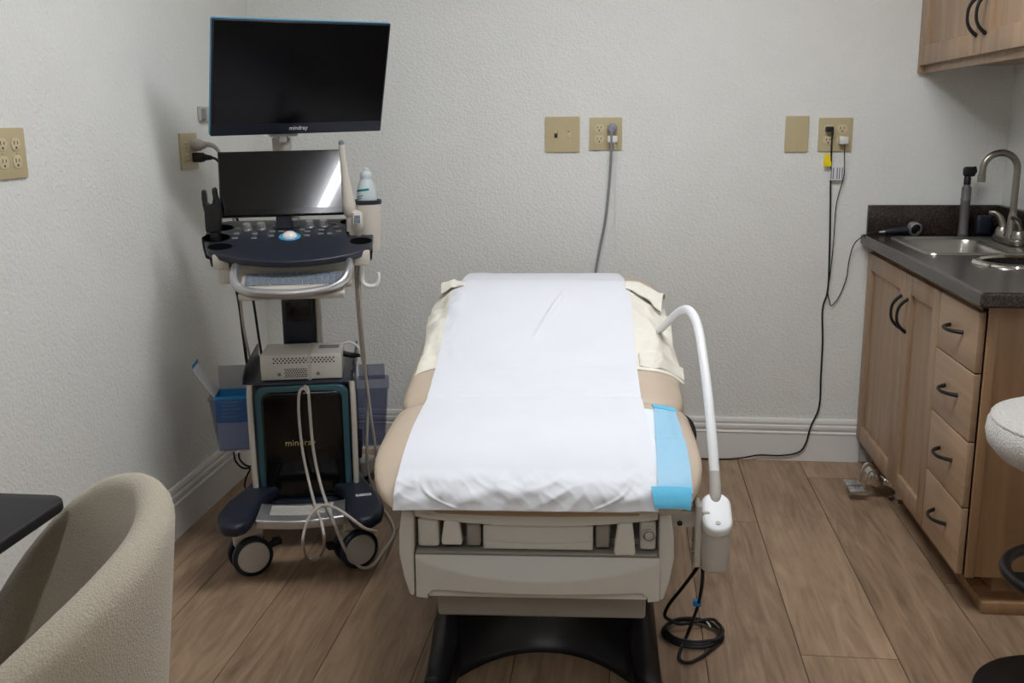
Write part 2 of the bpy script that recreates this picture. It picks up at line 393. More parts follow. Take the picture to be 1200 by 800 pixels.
# ------------------------------------------------------------------ wall plates (local: x right, z up, facing -y, back at y=0)
def place_back(x, z): return (x, YB, z), 0
def plate(name, label, cat, w, h, loc, rz, group=None):
    t = thing(name, label, cat, loc, rz, group)
    b = new(); prism(b, rrect(w, h, .004, 3), -.0065, 0, 'y', .0028, 3); obj('cover', b, 'ivory', t)
    return t
def screw(t, x, z):
    b = new(); lathe(b, [(.0031, 0), (.0031, .0008), (.0024, .0014), (0, .0016)], 14, Tr(x, -.0063, z) @ Rx(90))
    s = obj('screw', b, 'ivory_light', t)
    b = new(); box(b, x-.0023, x+.0023, -.0082, -.0077, z-.0004, z+.0004); obj('slot', b, 'slot', s)
def receptacle(t, x, z):
    """one outlet face: rounded with flat top and bottom, two blades and a ground hole"""
    pts = []
    for i in range(40):
        a = 2*pi*i/40; pts.append((x+.0172*math.cos(a), z+max(-.0142, min(.0142, .0172*math.sin(a)))))
    b = new(); prism(b, pts, -.0082, -.005, 'y', .0008, 2); r = obj('receptacle', b, 'ivory_light', t)
    b = new()
    box(b, x-.0075, x-.0052, -.0086, -.0078, z-.001, z+.008); box(b, x+.0052, x+.0075, -.0086, -.0078, z, z+.007)
    lathe(b, [(.0027, 0), (.0027, .0006), (0, .0006)], 14, Tr(x, -.008, z-.0075) @ Rx(90))
    obj('slot', b, 'slot', r)
# light switch
t = plate('switch_plate', 'square ivory wall plate with one toggle switch above the exam table', 'switch', .125, .125, (-.2312, YB, 1.2042), 0)
for x in (-.023, .023):
    for z in (-.031, .031): screw(t, x, z)
b = new(); box(b, -.0285, -.0175, -.0072, -.006, -.012, .012); o = obj('toggle_slot', b, 'slot', t)
b = new(); box(b, -.0272, -.0188, -.019, -.006, .000, .0095, .002, 2, Tr(0, 0, 0) @ Rx(-12)); obj('toggle', b, 'ivory_light', t)
b = new(); box(b, .0175, .0285, -.0085, -.006, -.0125, .0125, .001); o = obj('dimmer_slider', b, 'ivory_light', t)
b = new(); box(b, .0185, .0275, -.0092, -.008, .0085, .0115); obj('slider_mark', b, 'slot', o)
# double outlet by the switch
t = plate('outlet_plate', 'ivory four-socket outlet plate beside the switch, grey cord plugged in', 'outlet', .116, .114, (-.076, YB, 1.205), 0, 'ivory outlet plates')
for x in (-.023, .023):
    screw(t, x, 0)
    for z in (-.0195, .0195): receptacle(t, x, z)
t = plate('blank_plate', 'blank ivory wall plate without sockets, left of the right outlet', 'wall plate', .08, .124, (.591, YB, 1.1985), 0)
screw(t, 0, .042); screw(t, 0, -.042)
t = plate('outlet_plate', 'ivory four-socket outlet plate near the counter with black plug and yellow tag', 'outlet', .114, .115, (.7215, YB, 1.1955), 0, 'ivory outlet plates')
for x in (-.023, .023):
    screw(t, x, 0)
    for z in (-.0195, .0195): receptacle(t, x, z)
t = plate('outlet_plate', 'ivory outlet plate on the left wall at the photo edge, nothing plugged in', 'outlet', .128, .112, (XL, 2.124, 1.193), pi/2, 'ivory outlet plates')
for x in (-.024, .026):
    screw(t, x, 0)
    for z in (-.0195, .0195): receptacle(t, x, z)
t = plate('outlet_plate', 'ivory outlet plate on the left wall behind the ultrasound cart with two plugs', 'outlet', .122, .113, (XL, 3.065, 1.169), pi/2, 'ivory outlet plates')
for x in (-.024, .024):
    screw(t, x, 0)
    for z in (-.0195, .0195): receptacle(t, x, z)
# small latch bracket on the left wall
t = thing('wall_bracket', 'small grey wall bracket half hidden by the large monitor', 'bracket', (XL, 3.2, 1.285), pi/2)
b = new(); box(b, -.04, .045, -.012, 0, -.024, .024, .003); obj('plate', b, 'lamp_grey', t)
b = new(); box(b, -.036, -.016, -.022, -.011, -.018, .018, .003); obj('latch', b, 'grey_cable', t)

def cord(name, pts, r, m, label, k=6, n=8, cat='cord'):
    b = new(); tube(b, pts, r, n, k); return tag(obj(name, b, m), label, cat)
def wl(px, py, off): return at(px, py, Y=YB-off)
# grey cord with round plug
t = thing('power_cable', 'grey power cord hanging from round plug down behind the exam table', 'cord', (0, 0, 0))
b = new(); P0 = V((-.053, YB-.0085, 1.2245))
lathe(b, [(0, 0), (.0175, 0), (.0185, .004), (.0175, .016), (.011, .02), (0, .021)], 24, Tr(*P0) @ Rx(90)); obj('plug', b, 'grey_cable', t)
b = new(); tube(b, [P0+V((0, -.018, 0)), P0+V((-.002, -.026, -.02)), wl(716, 185, .024), wl(713, 225, .014), wl(709, 260, .012), wl(704, 285, .012), wl(699, 312, .014), wl(694, 350, .014), wl(690, 420, .014)], .0048, 10, 6); obj('cable', b, 'grey_cable', t)
t = thing('usb_adapter', 'white charger cube with thin white wire in the outlet by the switch', 'adapter', (-.048, YB-.0084, 1.1865))
b = new(); box(b, -.02, .014, -.026, 0, -.0115, .0115, .003, 3); obj('body', b, 'white_plastic', t)
b = new(); tube(b, [(.002, -.022, -.009), (.008, -.023, -.03), (.009, -.012, -.06), (.008, -.008, -.2), (.01, -.006, -.4)], .0011, 6, 5); obj('wire', b, 'white_cable', t)
# black cord at the right outlet
t = thing('power_cable', 'black power cord with yellow tag running down the wall to the floor', 'cord', (0, 0, 0))
P0 = V((.6985, YB-.0084, 1.215))
b = new(); box(b, -.013, .013, -.024, 0, -.0085, .0085, .003, 2, Tr(*P0)); box(b, .006, .0135, -.024, -.006, -.022, .004, .003, 2, Tr(*P0)); obj('plug', b, 'black_rubber', t)
pts = [P0+V((.0098, -.015, -.018)), P0+V((.0095, -.016, -.05)), wl(973.5, 205, .014), wl(973, 250, .008), wl(972, 300, .006), wl(970, 340, .006), wl(964, 362, .006), wl(964, 400, .006), wl(962, 440, .006), wl(960, 476, .007), wl(950, 500, .017), wl(944, 520, .022), wl(935, 530, .022)]
fl = [at(915, 533.5, Y=YB-.022), at(890, 533, Y=YB-.022), at(868, 536.5, Y=YB-.03), at(845, 539, Y=YB-.03), at(800, 540, Y=YB-.03)]
for p in fl: p.z = max(p.z, .0035)
b = new(); tube(b, pts+fl, .0032, 8, 6); obj('cable', b, 'black_rubber', t)
q = wl(971.5, 188, .019); b = new(); box(b, -.018, .009, -.002, .002, -.021, .021, .001, 1, Tr(*q)); obj('yellow_tag', b, 'yellow', t)
q = wl(980, 203, .017); b = new(); box(b, -.022, .026, -.001, .001, -.024, .024, .0005, 1, Tr(*q)); o = obj('label_flag', b, 'label', t)
b = new()
for x in (-.019, -.012, .001, .009, .018): box(b, x, x+.0035, -.0016, -.0009, -.02, .019, 0, 1, Tr(*q))
obj('print', b, 'label_print', o)
t = thing('charger_cable', 'thin black charging cable from white adapter to the otoscope on the counter', 'cable', (0, 0, 0))
P0 = V((.747, YB-.0084, 1.176))
b = new(); box(b, -.0145, .0145, -.028, 0, -.013, .013, .003, 2, Tr(*P0)); obj('adapter', b, 'white_plastic', t)
pts = [P0+V((.004, -.024, -.012)), P0+V((.004, -.024, -.04)), wl(989, 205, .02), wl(980, 240, .012), wl(977, 280, .009), wl(973, 320, .009), wl(970, 340, .011), wl(972, 352, .011), wl(974.5, 358, .01), wl(984, 346, .008), wl(992, 325, .008), wl(995, 305, .01), wl(1000, 288, .02), wl(1008, 279, .045), V((.858, 3.597, .862)), V((.885, 3.597, .861))]
b = new(); tube(b, pts, .0017, 7, 6); obj('wire', b, 'black_rubber', t)
# plugs of the ultrasound cart in the left wall outlet
t = thing('power_plug', 'thick beige plug with cord in the outlet behind the cart', 'plug', (XL, 3.089, 1.1885), pi/2)
b = new(); lathe(b, [(0, 0), (.018, 0), (.0195, .004), (.018, .024), (.013, .032), (.0125, .036), (.0095, .042), (0, .043)], 20, Tr(0, -.009, 0) @ Rx(90)); obj('plug_body', b, 'cable', t)
b = new(); tube(b, [(0, -.045, 0), (.0, -.062, .001), (.004, -.08, -.008), (.012, -.09, -.03), (.03, -.095, -.08), (.06, -.095, -.16), (.11, -.09, -.4)], [.009, .0085, .0065, .005, .0048, .0045, .0045], 9, 5); obj('cable', b, 'cable', t)
t = thing('power_plug', 'black plug below the beige one, its black cord falling behind the cart', 'plug', (XL, 3.089, 1.1495), pi/2)
b = new(); box(b, -.017, .017, -.04, -.0085, -.015, .015, .005, 2); tube(b, [(0, -.038, 0), (0, -.052, 0), (0, -.068, -.001)], [.0135, .009, .0065], 10, 3); obj('plug_body', b, 'black_rubber', t)
b = new(); tube(b, [(0, -.064, 0), (.003, -.08, -.006), (.012, -.09, -.025), (.03, -.095, -.07), (.05, -.1, -.13), (.07, -.13, -.3), (.09, -.14, -.5), (.09, -.16, -.7), (.11, -.2, -.9), (.14, -.22, -1.06)], .0042, 8, 6); obj('cable', b, 'black_rubber', t)

# ------------------------------------------------------------------ base cabinet (right)
CX, CY0 = .858, 2.475
cab = thing('base_cabinet', 'stained maple base cabinet with two doors and four drawers', 'cabinet', (1.08, 3.06, 0))
O = Tr(-1.08, -3.06, 0)
def cb(bm): bmesh.ops.transform(bm, matrix=O, verts=bm.verts); return bm
b = new(); box(b, .88, XR-.003, CY0+.016, YB-.003, .1, .67); box(b, .88, .888, CY0+.016, YB-.003, .66, .808); box(b, .88, XR-.003, YB-.018, YB-.003, .66, .808); box(b, XR-.016, XR-.003, CY0+.016, YB-.018, .66, .808); obj('carcass', cb(b), 'maple', cab)
b = new()
for a in ((CY0+.014, CY0+.05, .1, .808), (YB-.04, YB-.003, .1, .808), (2.7965, 2.8025, .1, .808)): box(b, .876, .884, a[0], a[1], a[2], a[3], .001)
box(b, .876, .884, CY0+.014, YB-.003, .786, .808, .001); obj('face_frame', cb(b), 'maple', cab)
b = new(); box(b, .875, XR-.003, CY0+.003, CY0+.018, .101, .808, .001); box(b, .875, .897, CY0-.004, CY0+.018, .101, .808, .0015); obj('end_panel', cb(b), 'maple_end', cab)
b = new(); box(b, .97, XR-.003, CY0+.07, YB-.02, .03, .1); box(b, .925, XR-.003, CY0, YB-.02, 0, .033, .004); obj('toe_kick', cb(b), 'maple_end', cab)
def pull(parent, c, along):
    """black bow handle, ends on the face at X=CX"""
    b = new(); L = .052; pts = []
    for i in range(13):
        s = -1+2*i/12; d = .03*(1-abs(s)**2.6)
        p = V(c)+V(along)*(s*L); pts.append((p.x-d, p.y, p.z))
    tube(b, pts, [.0058, .0048, .0044, .0048, .0058], 9, 2); obj('handle', cb(b), 'black', parent)
def shaker(y0, y1, z0, z1, hy, name='door'):
    st = .058; b = new(); x0, x1 = CX, CX+.019
    box(b, x0, x1, y0, y0+st, z0, z1, .0018); box(b, x0, x1, y1-st, y1, z0, z1, .0018)
    box(b, x0, x1, y0+st-.001, y1-st+.001, z0, z0+st, .0018); box(b, x0, x1, y0+st-.001, y1-st+.001, z1-st, z1, .0018)
    box(b, x0+.011, x1-.003, y0+st-.004, y1-st+.004, z0+st-.004, z1-st+.004)
    d = obj(name, cb(b), 'maple', cab); pull(d, (CX, hy, .66), (0, 0, 1)); return d
shaker(3.142, 3.642, .1, .786, 3.142+.033); shaker(2.803, 3.138, .1, .786, 3.138-.033)
for z0, z1 in ((.634, .786), (.457, .631), (.282, .454), (.1, .279)):
    b = new(); box(b, CX, CX+.019, 2.493, 2.797, z0, z1, .003, 3); d = obj('drawer', cb(b), 'maple_h', cab)
    pull(d, (CX, 2.645, (z0+z1)/2+.006), (0, 1, 0))

# countertop with backsplash, sink and chute openings
SX0, SX1, SY0, SY1 = .895, 1.277, 3.075, 3.53
b = new(); box(b, .83, XR-.001, 2.405, YB-.001, .812, .85, .009, 4)
ct = tag(obj('countertop', b, 'quartz'), 'dark brown speckled stone countertop with backsplash over the maple cabinet', 'countertop')
c1 = new(); box(c1, SX0+.02, SX1-.02, SY0+.02, SY1-.02, .7, .9)
RC, RR = V((1.092, 2.905, .85)), .108
c2 = new(); lathe(c2, [(0, -.2), (RR-.012, -.2), (RR-.012, .1), (0, .1)], 48, Tr(*RC))
c3 = new()
cut(ct, [c1, c2])
b = new(); box(b, .848, XR-.002, YB-.021, YB-.001, .85, .952, .003, 2); box(b, XR-.022, XR-.002, 2.41, YB-.02, .85, .952, .003, 2); obj('backsplash', b, 'quartz', ct)

ct.data.shade_flat()
# the sink
sk = thing('sink', 'stainless steel drop-in sink set in the dark countertop', 'sink', (1.08, 3.3, .85))
def rl(x0, x1, y0, y1, r, z): return [V((p[0]-1.08, p[1]-3.3, z)) for p in rrect(x1-x0, y1-y0, r, 7, (x0+x1)/2, (y0+y1)/2)]
b = new(); bx0, bx1, by0, by1 = SX0+.028, 1.165, SY0+.03, SY1-.03
loft(b, [rl(SX0, SX1, SY0, SY1, .03, .0005), rl(SX0+.002, SX1-.002, SY0+.002, SY1-.002, .03, .005), rl(SX0+.01, SX1-.01, SY0+.01, SY1-.01, .03, .007),
         rl(bx0-.012, bx1+.012, by0-.012, by1+.012, .05, .005), rl(bx0, bx1, by0, by1, .05, -.002), rl(bx0+.006, bx1-.006, by0+.006, by1-.006, .05, -.02),
         rl(bx0+.012, bx1-.012, by0+.012, by1-.012, .05, -.12), rl(bx0+.04, bx1-.04, by0+.04, by1-.04, .04, -.145)], cap=False)
bb = new(); L = rl(bx0+.04, bx1-.04, by0+.04, by1-.04, .04, -.145); bb.faces.new([bb.verts.new(p) for p in L]); merge(b, bb)
obj('basin', b, 'steel', sk)
b = new(); lathe(b, [(.036, 0), (.036, .003), (.028, .004), (.024, -.002), (0, -.004)], 24, Tr((bx0+bx1)/2-1.08, 0, -.144)); obj('drain', b, 'chrome', sk)
# faucet on the sink deck
fc = thing('faucet', 'brushed nickel gooseneck faucet with two lever handles at the sink', 'faucet', (1.222, 3.335, .8565))
b = new(); prism(b, rrect(.06, .2, .028, 8), 0, .02, 'z', .005, 3); obj('base_plate', b, 'nickel', fc)
b = new(); pts = [(0, 0, .018), (0, 0, .1), (0, 0, .2)]
for i in range(0, 11):
    a = pi*i/10*1.03; pts.append((-.052+.052*math.cos(a), 0, .232+.052*math.sin(a)))
pts.append((-.1055, 0, .212)); tube(b, pts, .0105, 16, 4)
lathe(b, [(.021, .018), (.0195, .03), (.016, .05), (.0125, .09), (.0105, .1)], 20); obj('spout', b, 'nickel', fc)
b = new(); lathe(b, [(0, 0), (.0125, 0), (.0125, .022), (.0105, .024), (0, .024)], 18, Tr(-.1055, 0, .193)); obj('aerator', b, 'nickel', fc)
for s in (-1, 1):
    b = new(); lathe(b, [(.026, .018), (.026, .03), (.019, .044), (0, .05)], 20, Tr(0, s*.07, 0))
    tube(b, [(0, s*.07, .04), (-.004, s*.072, .055), (-.013, s*.076, .076), (-.028, s*.083, .088), (-.042, s*.09, .09)], [.015, .013, .011, .009, .006], 14, 4, flat=.75)
    obj('lever_handle', b, 'nickel', fc)
# waste chute ring
t = thing('waste_chute_ring', 'polished chrome ring of a round waste chute in the counter', 'waste chute', tuple(RC))
b = new(); lathe(b, [(RR-.014, -.09), (RR-.012, -.002), (RR-.012, .004), (RR-.006, .01), (RR+.002, .0105), (RR+.01, .007), (RR+.012, .0005), (RR-.002, .0005), (RR-.0135, -.09)], 56); obj('rim', b, 'chrome', t)
b = new(); lathe(b, [(RR-.0142, -.003), (RR-.0142, -.09), (0, -.092)], 40); obj('liner', b, 'black_rubber', t)
# ophthalmoscope standing at the back
t = thing('ophthalmoscope', 'grey-handled ophthalmoscope with black head standing behind the sink', 'medical instrument', (1.155, 3.585, .85))
b = new(); lathe(b, [(0, 0), (.0155, 0), (.017, .004), (.017, .012), (.0155, .016), (.0155, .12), (.0165, .122), (.0165, .126), (.0155, .128), (.016, .165), (.0105, .172), (.0095, .18), (0, .18)], 24); obj('handle', b, 'scope_grey', t)
b = new(); lathe(b, [(0, .176), (.0115, .176), (.0115, .2), (.009, .204), (0, .204)], 20); obj('collar', b, 'black', t)
b = new(); box(b, -.016, .024, -.012, .012, .203, .236, .009, 4); lathe(b, [(0, 0), (.012, 0), (.012, .006), (0, .007)], 20, Tr(.018, -.003, .225) @ Ry(80)); obj('head', b, 'black', t)
# otoscope lying down
t = thing('otoscope', 'dark navy otoscope with silver ring lying by the backsplash', 'medical instrument', (.93, 3.598, .85))
b = new(); tube(b, [(-.032, 0, .013), (.0, 0, .0155), (.045, 0, .019)], [.0095, .0125, .0135], 16, 3); obj('handle', b, 'navy', t)
b = new(); tube(b, [(-.05, 0, .0115), (-.031, 0, .013)], [.004, .006], 12, 1); obj('tip', b, 'silver', t)
HT = Tr(.066, -.004, .0245) @ Rz(15) @ Rx(98)
b = new(); lathe(b, [(.0175, -.014), (.0235, -.012), (.0245, -.004), (.0235, .010), (.0185, .012), (.0175, .008), (.0175, -.014)], 28, HT); obj('ring', b, 'silver', t)
b = new(); lathe(b, [(0, -.016), (.0178, -.015), (.0178, .006), (.012, .009), (0, .0095)], 24, HT); obj('lens_head', b, 'black', t)
# small dark case behind the faucet
b = new(); box(b, -.028, .028, -.016, .016, 0, .07, .014, 4, Tr(1.225, 3.6, .8505)); tag(obj('storage_case', b, 'navy'), 'small dark navy case in the corner behind the faucet', 'case')

# foot pedal valve under the cabinet
t = thing('foot_pedal_valve', 'chrome double foot pedal valve on the floor under the cabinet', 'foot pedal', (.845, 3.30, 0))
b = new(); lathe(b, [(0, 0), (.05, 0), (.05, .006), (.03, .014), (.03, .05), (0, .052)], 24, Tr(.09, -.04, 0)); tube(b, [(.09, -.04, .045), (.05, -.03, .06), (.01, .01, .062)], .017, 12, 3); lathe(b, [(0, -.05), (.02, -.05), (.02, .05), (0, .05)], 18, Tr(.005, .02, .062) @ Rx(90)); obj('valve_body', b, 'chrome', t)
for y in (.03, -.034):
    b = new(); tube(b, [(.01, y, .066), (-.005, y, .1), (-.025, y, .098), (-.036, y, .055), (-.04, y, .04)], .0085, 10, 5, flat=.6); ar = obj('arm', b, 'chrome', t)
    b = new(); box(b, -.088, -.034, y-.024, y+.024, .03, .038, .003, 2, None)
    for i in range(4): box(b, -.085+i*.013, -.079+i*.013, y-.02, y+.02, .0375, .0398, .0008, 1)
    obj('pedal', b, 'silver', t)

# ------------------------------------------------------------------ wall cabinet
uc = thing('wall_cabinet', 'stained maple wall cabinet with black pulls above the sink', 'cabinet', (1.15, 3.0, 1.398))
O2 = Tr(-1.15, -3.0, -1.398)
def ub(bm): bmesh.ops.transform(bm, matrix=O2, verts=bm.verts); return bm
UY0 = 2.38
b = new(); box(b, 1.0, XR-.003, UY0, YB-.003, 1.42, 2.2); box(b, 1.0, 1.018, UY0, YB-.003, 1.398, 1.42, .001); box(b, .982, 1.018, YB-.022, YB-.003, 1.398, 2.2, .001); obj('carcass', ub(b), 'maple', uc)
for y0, y1, hy in ((3.035, 3.63, 3.035+.035), (2.43, 3.03, 3.03-.035)):
    st = .062; b = new(); x0, x1, z0, z1 = .98, .9985, 1.423, 2.195
    box(b, x0, x1, y0, y0+st, z0, z1, .0018); box(b, x0, x1, y1-st, y1, z0, z1, .0018)
    box(b, x0, x1, y0+st-.001, y1-st+.001, z0, z0+st, .0018); box(b, x0, x1, y0+st-.001, y1-st+.001, z1-st, z1, .0018)
    box(b, x0+.011, x1-.003, y0+st-.004, y1-st+.004, z0+st-.004, z1-st+.004)
    d = obj('door', ub(b), 'maple', uc)
    b = new(); L = .055; pts = []
    for i in range(13):
        s = -1+2*i/12; pts.append((.98-.03*(1-abs(s)**2.6), hy, 1.53+s*L))
    tube(b, pts, [.0058, .0048, .0044, .0048, .0058], 9, 2); obj('handle', ub(b), 'black', d)

def bump01(x, a, b_):
    t_ = max(0, min(1, (x-a)/(b_-a))); return t_*t_*(3-2*t_)
# ------------------------------------------------------------------ exam table
TO, TA = V((-.18, 1.96, 0)), math.radians(3)
TM = Matrix.Translation(TO) @ Matrix.Rotation(TA, 4, 'Z')
et = thing('exam_table', 'tan upholstered medical exam table with grey drawers on a black base', 'exam table', tuple(TO), TA)
# upholstery: cross-section stations along v
NS = 3.6
def prof(v, crease=1):
    """half width, bottom, top of the upholstery at v"""
    zt = .577
    if v < .25: zt = .464+.113*math.sqrt(max(0, 1-((.25-v)/.287)**2))
    if v > .43: zt = .583+(v-.43)*.182
    a = .36
    if v < .14: a = .285+.075*math.sqrt(max(0, 1-((.14-v)/.178)**2))
    if v > 1.28: a = .36-.11*(1-math.sqrt(max(0, 1-((v-1.28)/.155)**2)))
    c = crease*math.exp(-((v-.437)/.022)**2); a -= .016*c; zt -= .014*c
    zb = .464 if v < .43 else .464+(v-.43)*.16
    if v > 1.3: zt -= .07*(1-math.sqrt(max(0, 1-((v-1.3)/.135)**2)))
    return a, zb, zt
def top(u, v, crease=1):
    a, zb, zt = prof(v, crease); hh = (zt-zb)/2
    return (zt+zb)/2+hh*max(0, 1-min(1, abs(u)/a)**NS)**(1/NS)
def section(v, n=56):
    a, zb, zt = prof(v); L = []
    for i in range(n):
        t_ = 2*pi*i/n; c, s = math.cos(t_), math.sin(t_)
        L.append(V((a*math.copysign(abs(c)**(2/NS), c), v, (zt+zb)/2+(zt-zb)/2*math.copysign(abs(s)**(2/NS), s))))
    return L
def shrink(L, k, dv):
    c = sum(L, V())/len(L); return [V((c.x+(p.x-c.x)*k, p.y+dv, c.z+(p.z-c.z)*k)) for p in L]
vs = [-.0365, -.035, -.031, -.024, -.014, 0, .02, .04, .07, .1, .14, .19, .25, .32, .38, .41, .425, .433]
b = new(); loft(b, [section(v) for v in vs]+[shrink(section(.435), .96, .001)]); obj('seat_cushion', b, 'upholstery', et, ang=60)
vs = [.441, .45, .465, .5, .6, .7, .85, 1.0, 1.15, 1.28, 1.34, 1.38, 1.41, 1.428, 1.434]
b = new(); loft(b, [shrink(section(.439), .96, -.001)]+[section(v) for v in vs]); obj('back_cushion', b, 'upholstery', et, ang=60)
# back support and frame under the upholstery
b = new(); prism(b, [(.46, .40), (.46, .452), (1.38, .615), (1.38, .575), (.62, .40)], -.29, .29, 'x', .006); obj('back_frame', b, 'panel', et)
# body
b = new(); box(b, -.27, .27, .09, .9, .256, .452, .008, 3); obj('body', b, 'panel', et)
for s in (-1, 1):
    b = new(); prism(b, [(s*.259, .45), (s*.283, .45), (s*.2905, .4), (s*.292, .35), (s*.284, .3), (s*.272, .257), (s*.262, .253)], -.004, .9, 'y', .005, 3); obj('side_panel', b, 'panel', et)
    b = new(); 
# front bezel under the seat, lower edge sagging to the middle
pts = [(-.256, .455), (.256, .455), (.256, .437)]+[(.25-.5*i/20, .437-.018*math.sin(pi*i/20)**.8) for i in range(21)]+[(-.256, .437)]
b = new(); prism(b, pts, -.006, .04, 'y', .0025, 2); obj('front_bezel', b, 'panel', et)
pts = [(-.214, .453), (.216, .453), (.219, .448), (.2, .4465)]+[(.19-.38*i/16, .4465-.004*math.sin(pi*i/16)) for i in range(17)]+[(-.205, .447), (-.214, .45)]
b = new(); prism(b, pts, -.0095, .02, 'y', .0015, 2); obj('upholstery_edge', b, 'tan_trim', et)
# stirrup bay: floor ledge, recess blocks, centre panel, levers
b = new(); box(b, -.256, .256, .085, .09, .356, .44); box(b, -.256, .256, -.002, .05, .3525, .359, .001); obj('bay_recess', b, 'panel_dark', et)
b = new(); box(b, -.112, .122, .004, .048, .3625, .4185, .004, 2); prism(b, [(-.110, .3835)]+[(-.11+.23*i/16, .3835-.006*math.sin(pi*i/16)) for i in range(17)]+[(.12, .3645), (-.11, .3645)], .001, .02, 'y', .0015); obj('centre_tray', b, 'panel', et)
for x0, x1 in ((-.252, -.206), (.22, .254)):
    b = new(); box(b, x0, x1, .006, .046, .364, .43, .007, 3); obj('corner_block', b, 'panel', et)
b = new(); lathe(b, [(0, 0), (.016, 0), (.016, .006), (.0125, .008), (.0125, .016), (.009, .019), (0, .02)], 24, Tr(.238, .007, .404) @ Rx(90)); k_ = obj('knob', b, 'lamp_grey', et)
b = new(); lathe(b, [(.0098, .0175), (.0112, .0188), (.0098, .02)], 20, Tr(.238, .007, .404) @ Rx(90)); obj('knob_ring', b, 'bronze', k_)
for x0, x1 in ((-.148, -.117), (.127, .158)):
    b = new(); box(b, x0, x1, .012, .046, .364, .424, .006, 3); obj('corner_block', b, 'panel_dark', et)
def lever(cx, z0, z1, y):
    pts = [(cx-.015, z1), (cx+.015, z1), (cx+.019, (z0+z1)/2+.005), (cx+.0225, z0+.006), (cx+.0205, z0), (cx-.0205, z0), (cx-.0225, z0+.006), (cx-.019, (z0+z1)/2+.005)]
    b = new(); prism(b, pts, y, y+.02, 'y', .004, 3); box(b, cx-.011, cx+.011, y+.012, .088, z1-.02, z1-.006); obj('stirrup_lever', b, 'lever', et)
lever(-.178, .3735, .429, -.004); lever(.188, .3595, .431, -.012)
# big drawer: top swell curving down to the middle, recessed grip along the bottom
def dr_front(u, z):
    a = (u+.2575)/.52; e = max(0, 1-(2*a-1)**2); zl = .345-.040*e**.8; P_ = .028*e**.7
    k = (.3505-z)/(.3505-zl+1e-6)
    p = P_*min(1, k)-P_*.35*bump01(z, zl, .253)
    if k > 1: p = P_*(1-.3*min(1, (zl-z)/.09))
    return -.003-p
loops = []
for i in range(61):
    u = -.2575+.52*i/60; L = []
    for q in range(31): L.append(V((u, dr_front(u, .3505-.0975*q/30), .3505-.0975*q/30)))
    L += [V((u, .04, .253)), V((u, .04, .3505))]
    loops.append(L)
b = new(); loft(b, loops); o = obj('drawer', b, 'panel', et, ang=25)
c1 = new(); prism(c1, [(-.232, .245), (-.232, .262), (-.222, .2735), (-.205, .276), (.21, .276), (.227, .2735), (.238, .262), (.238, .245)], -.06, .006, 'y')
cut(o, [c1])
b = new(); prism(b, [(.004, .2765), (.012, .2765), (.012, .2545), (-.002, .2545), (-.0035, .257)], -.23, .236, 'x', .001); obj('drawer_grip', b, 'panel', o)
b = new(); prism(b, [(-.2235, .17), (.2405, .17), (.2405, .257), (-.2235, .257)], .07, .6, 'y', .008, 3)
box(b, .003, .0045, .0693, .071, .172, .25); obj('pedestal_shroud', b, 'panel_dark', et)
# base: moulded plate rising to the pedestal, arched front edge, two feet
def b_front(u):
    d = abs(u-.012)
    v = .215-.13*(d/.2)**2.2
    if d > .2: v = .085-.245*min(1, ((d-.2)/.03))**.6
    if d > .245: v = -.16+.05*((d-.245)/.026)**2
    return v
def b_top(u, v):
    vf = b_front(u); d = abs(u-.012); k = max(0, min(1, (v-max(vf, .04))/max(.02, .30-max(vf, .04))))
    z = .034+.128*(k*k*(3-2*k))
    f_ = bump01(d, .15, .23)*(1-bump01(v, .1, .3)); z += .012*f_
    z *= min(1, .25+.75*math.sqrt(max(0, min(1, (v-vf)/.03))))
    e = max(0, 1-(max(0, d-.225)/.046)**2.5); z = .006+(z-.006)*e**.5
    z *= 1-.7*bump01(v, .98, 1.06)
    return z
loops = []
for i in range(73):
    x = -1+2*i/72; u = .012+.271*math.copysign(abs(x)**.8, x)
    vf = b_front(u); L = []
    for j in range(41):
        t_ = (j/40)**1.7; v = vf+(1.06-vf)*t_; L.append(V((u, v, b_top(u, v))))
    L += [V((u, 1.06, .002)), V((u, vf, .002))]
    loops.append(L)
b = new(); loft(b, loops)
for x in (-.222, .244): lathe(b, [(0, -.03), (.026, -.03), (.026, .003), (.022, .006), (0, .0065)], 24, Tr(x, -.005, b_top(x, -.005)))
obj('base', b, 'base_black', et, ang=60)
# black strap visible on the right side of the upholstery
b = new(); tube(b, [(.34, .43, .53), (.362, .42, .52), (.372, .41, .49), (.362, .39, .46)], .012, 10, 4); obj('release_handle', b, 'black_rubber', et)

# ---- pillow and pillowcase
def pil_t(u, v):
    """height of the pillow above the back cushion"""
    lv = bump01(v, .595, .66)*.012+bump01(v, .62, 1.0)*.062
    lv *= 1-bump01(v, 1.04, 1.17)
    lu = 1-bump01(abs(u+.005), .22, .40)*.72
    return lv*lu
def drop(u):
    return -.03*bump01(abs(u), .32, .42)**1.3
def back_line(u, v):
    """smooth continuation of the cushion top past its rounded sides"""
    a, zb, zt = prof(v)
    if abs(u) < a*.9: return top(u, v)
    return top(.9*a, v)-.35*(abs(u)-.9*a)
def pil_z(u, v):
    w = (noise.fractal(V((u*9, v*9, 3)), 1, 2, 3)*.014+.016*(.45-abs(noise.noise(V((u*17, v*15, 7)))))+.006*noise.noise(V((u*38, v*34, 2))))*bump01(abs(u), .22, .3)
    cr = .006*math.sin(60*u+25*v)*bump01(abs(u), .25, .32)*bump01(v, .64, .7)
    return back_line(u, v)+.004+pil_t(u, v)+drop(u)+w*bump01(v, .6, .66)+cr*.5
pil = thing('pillow', 'flat pillow in cream pillowcase lying under the paper at the table head', 'pillow', tuple(TO), TA)
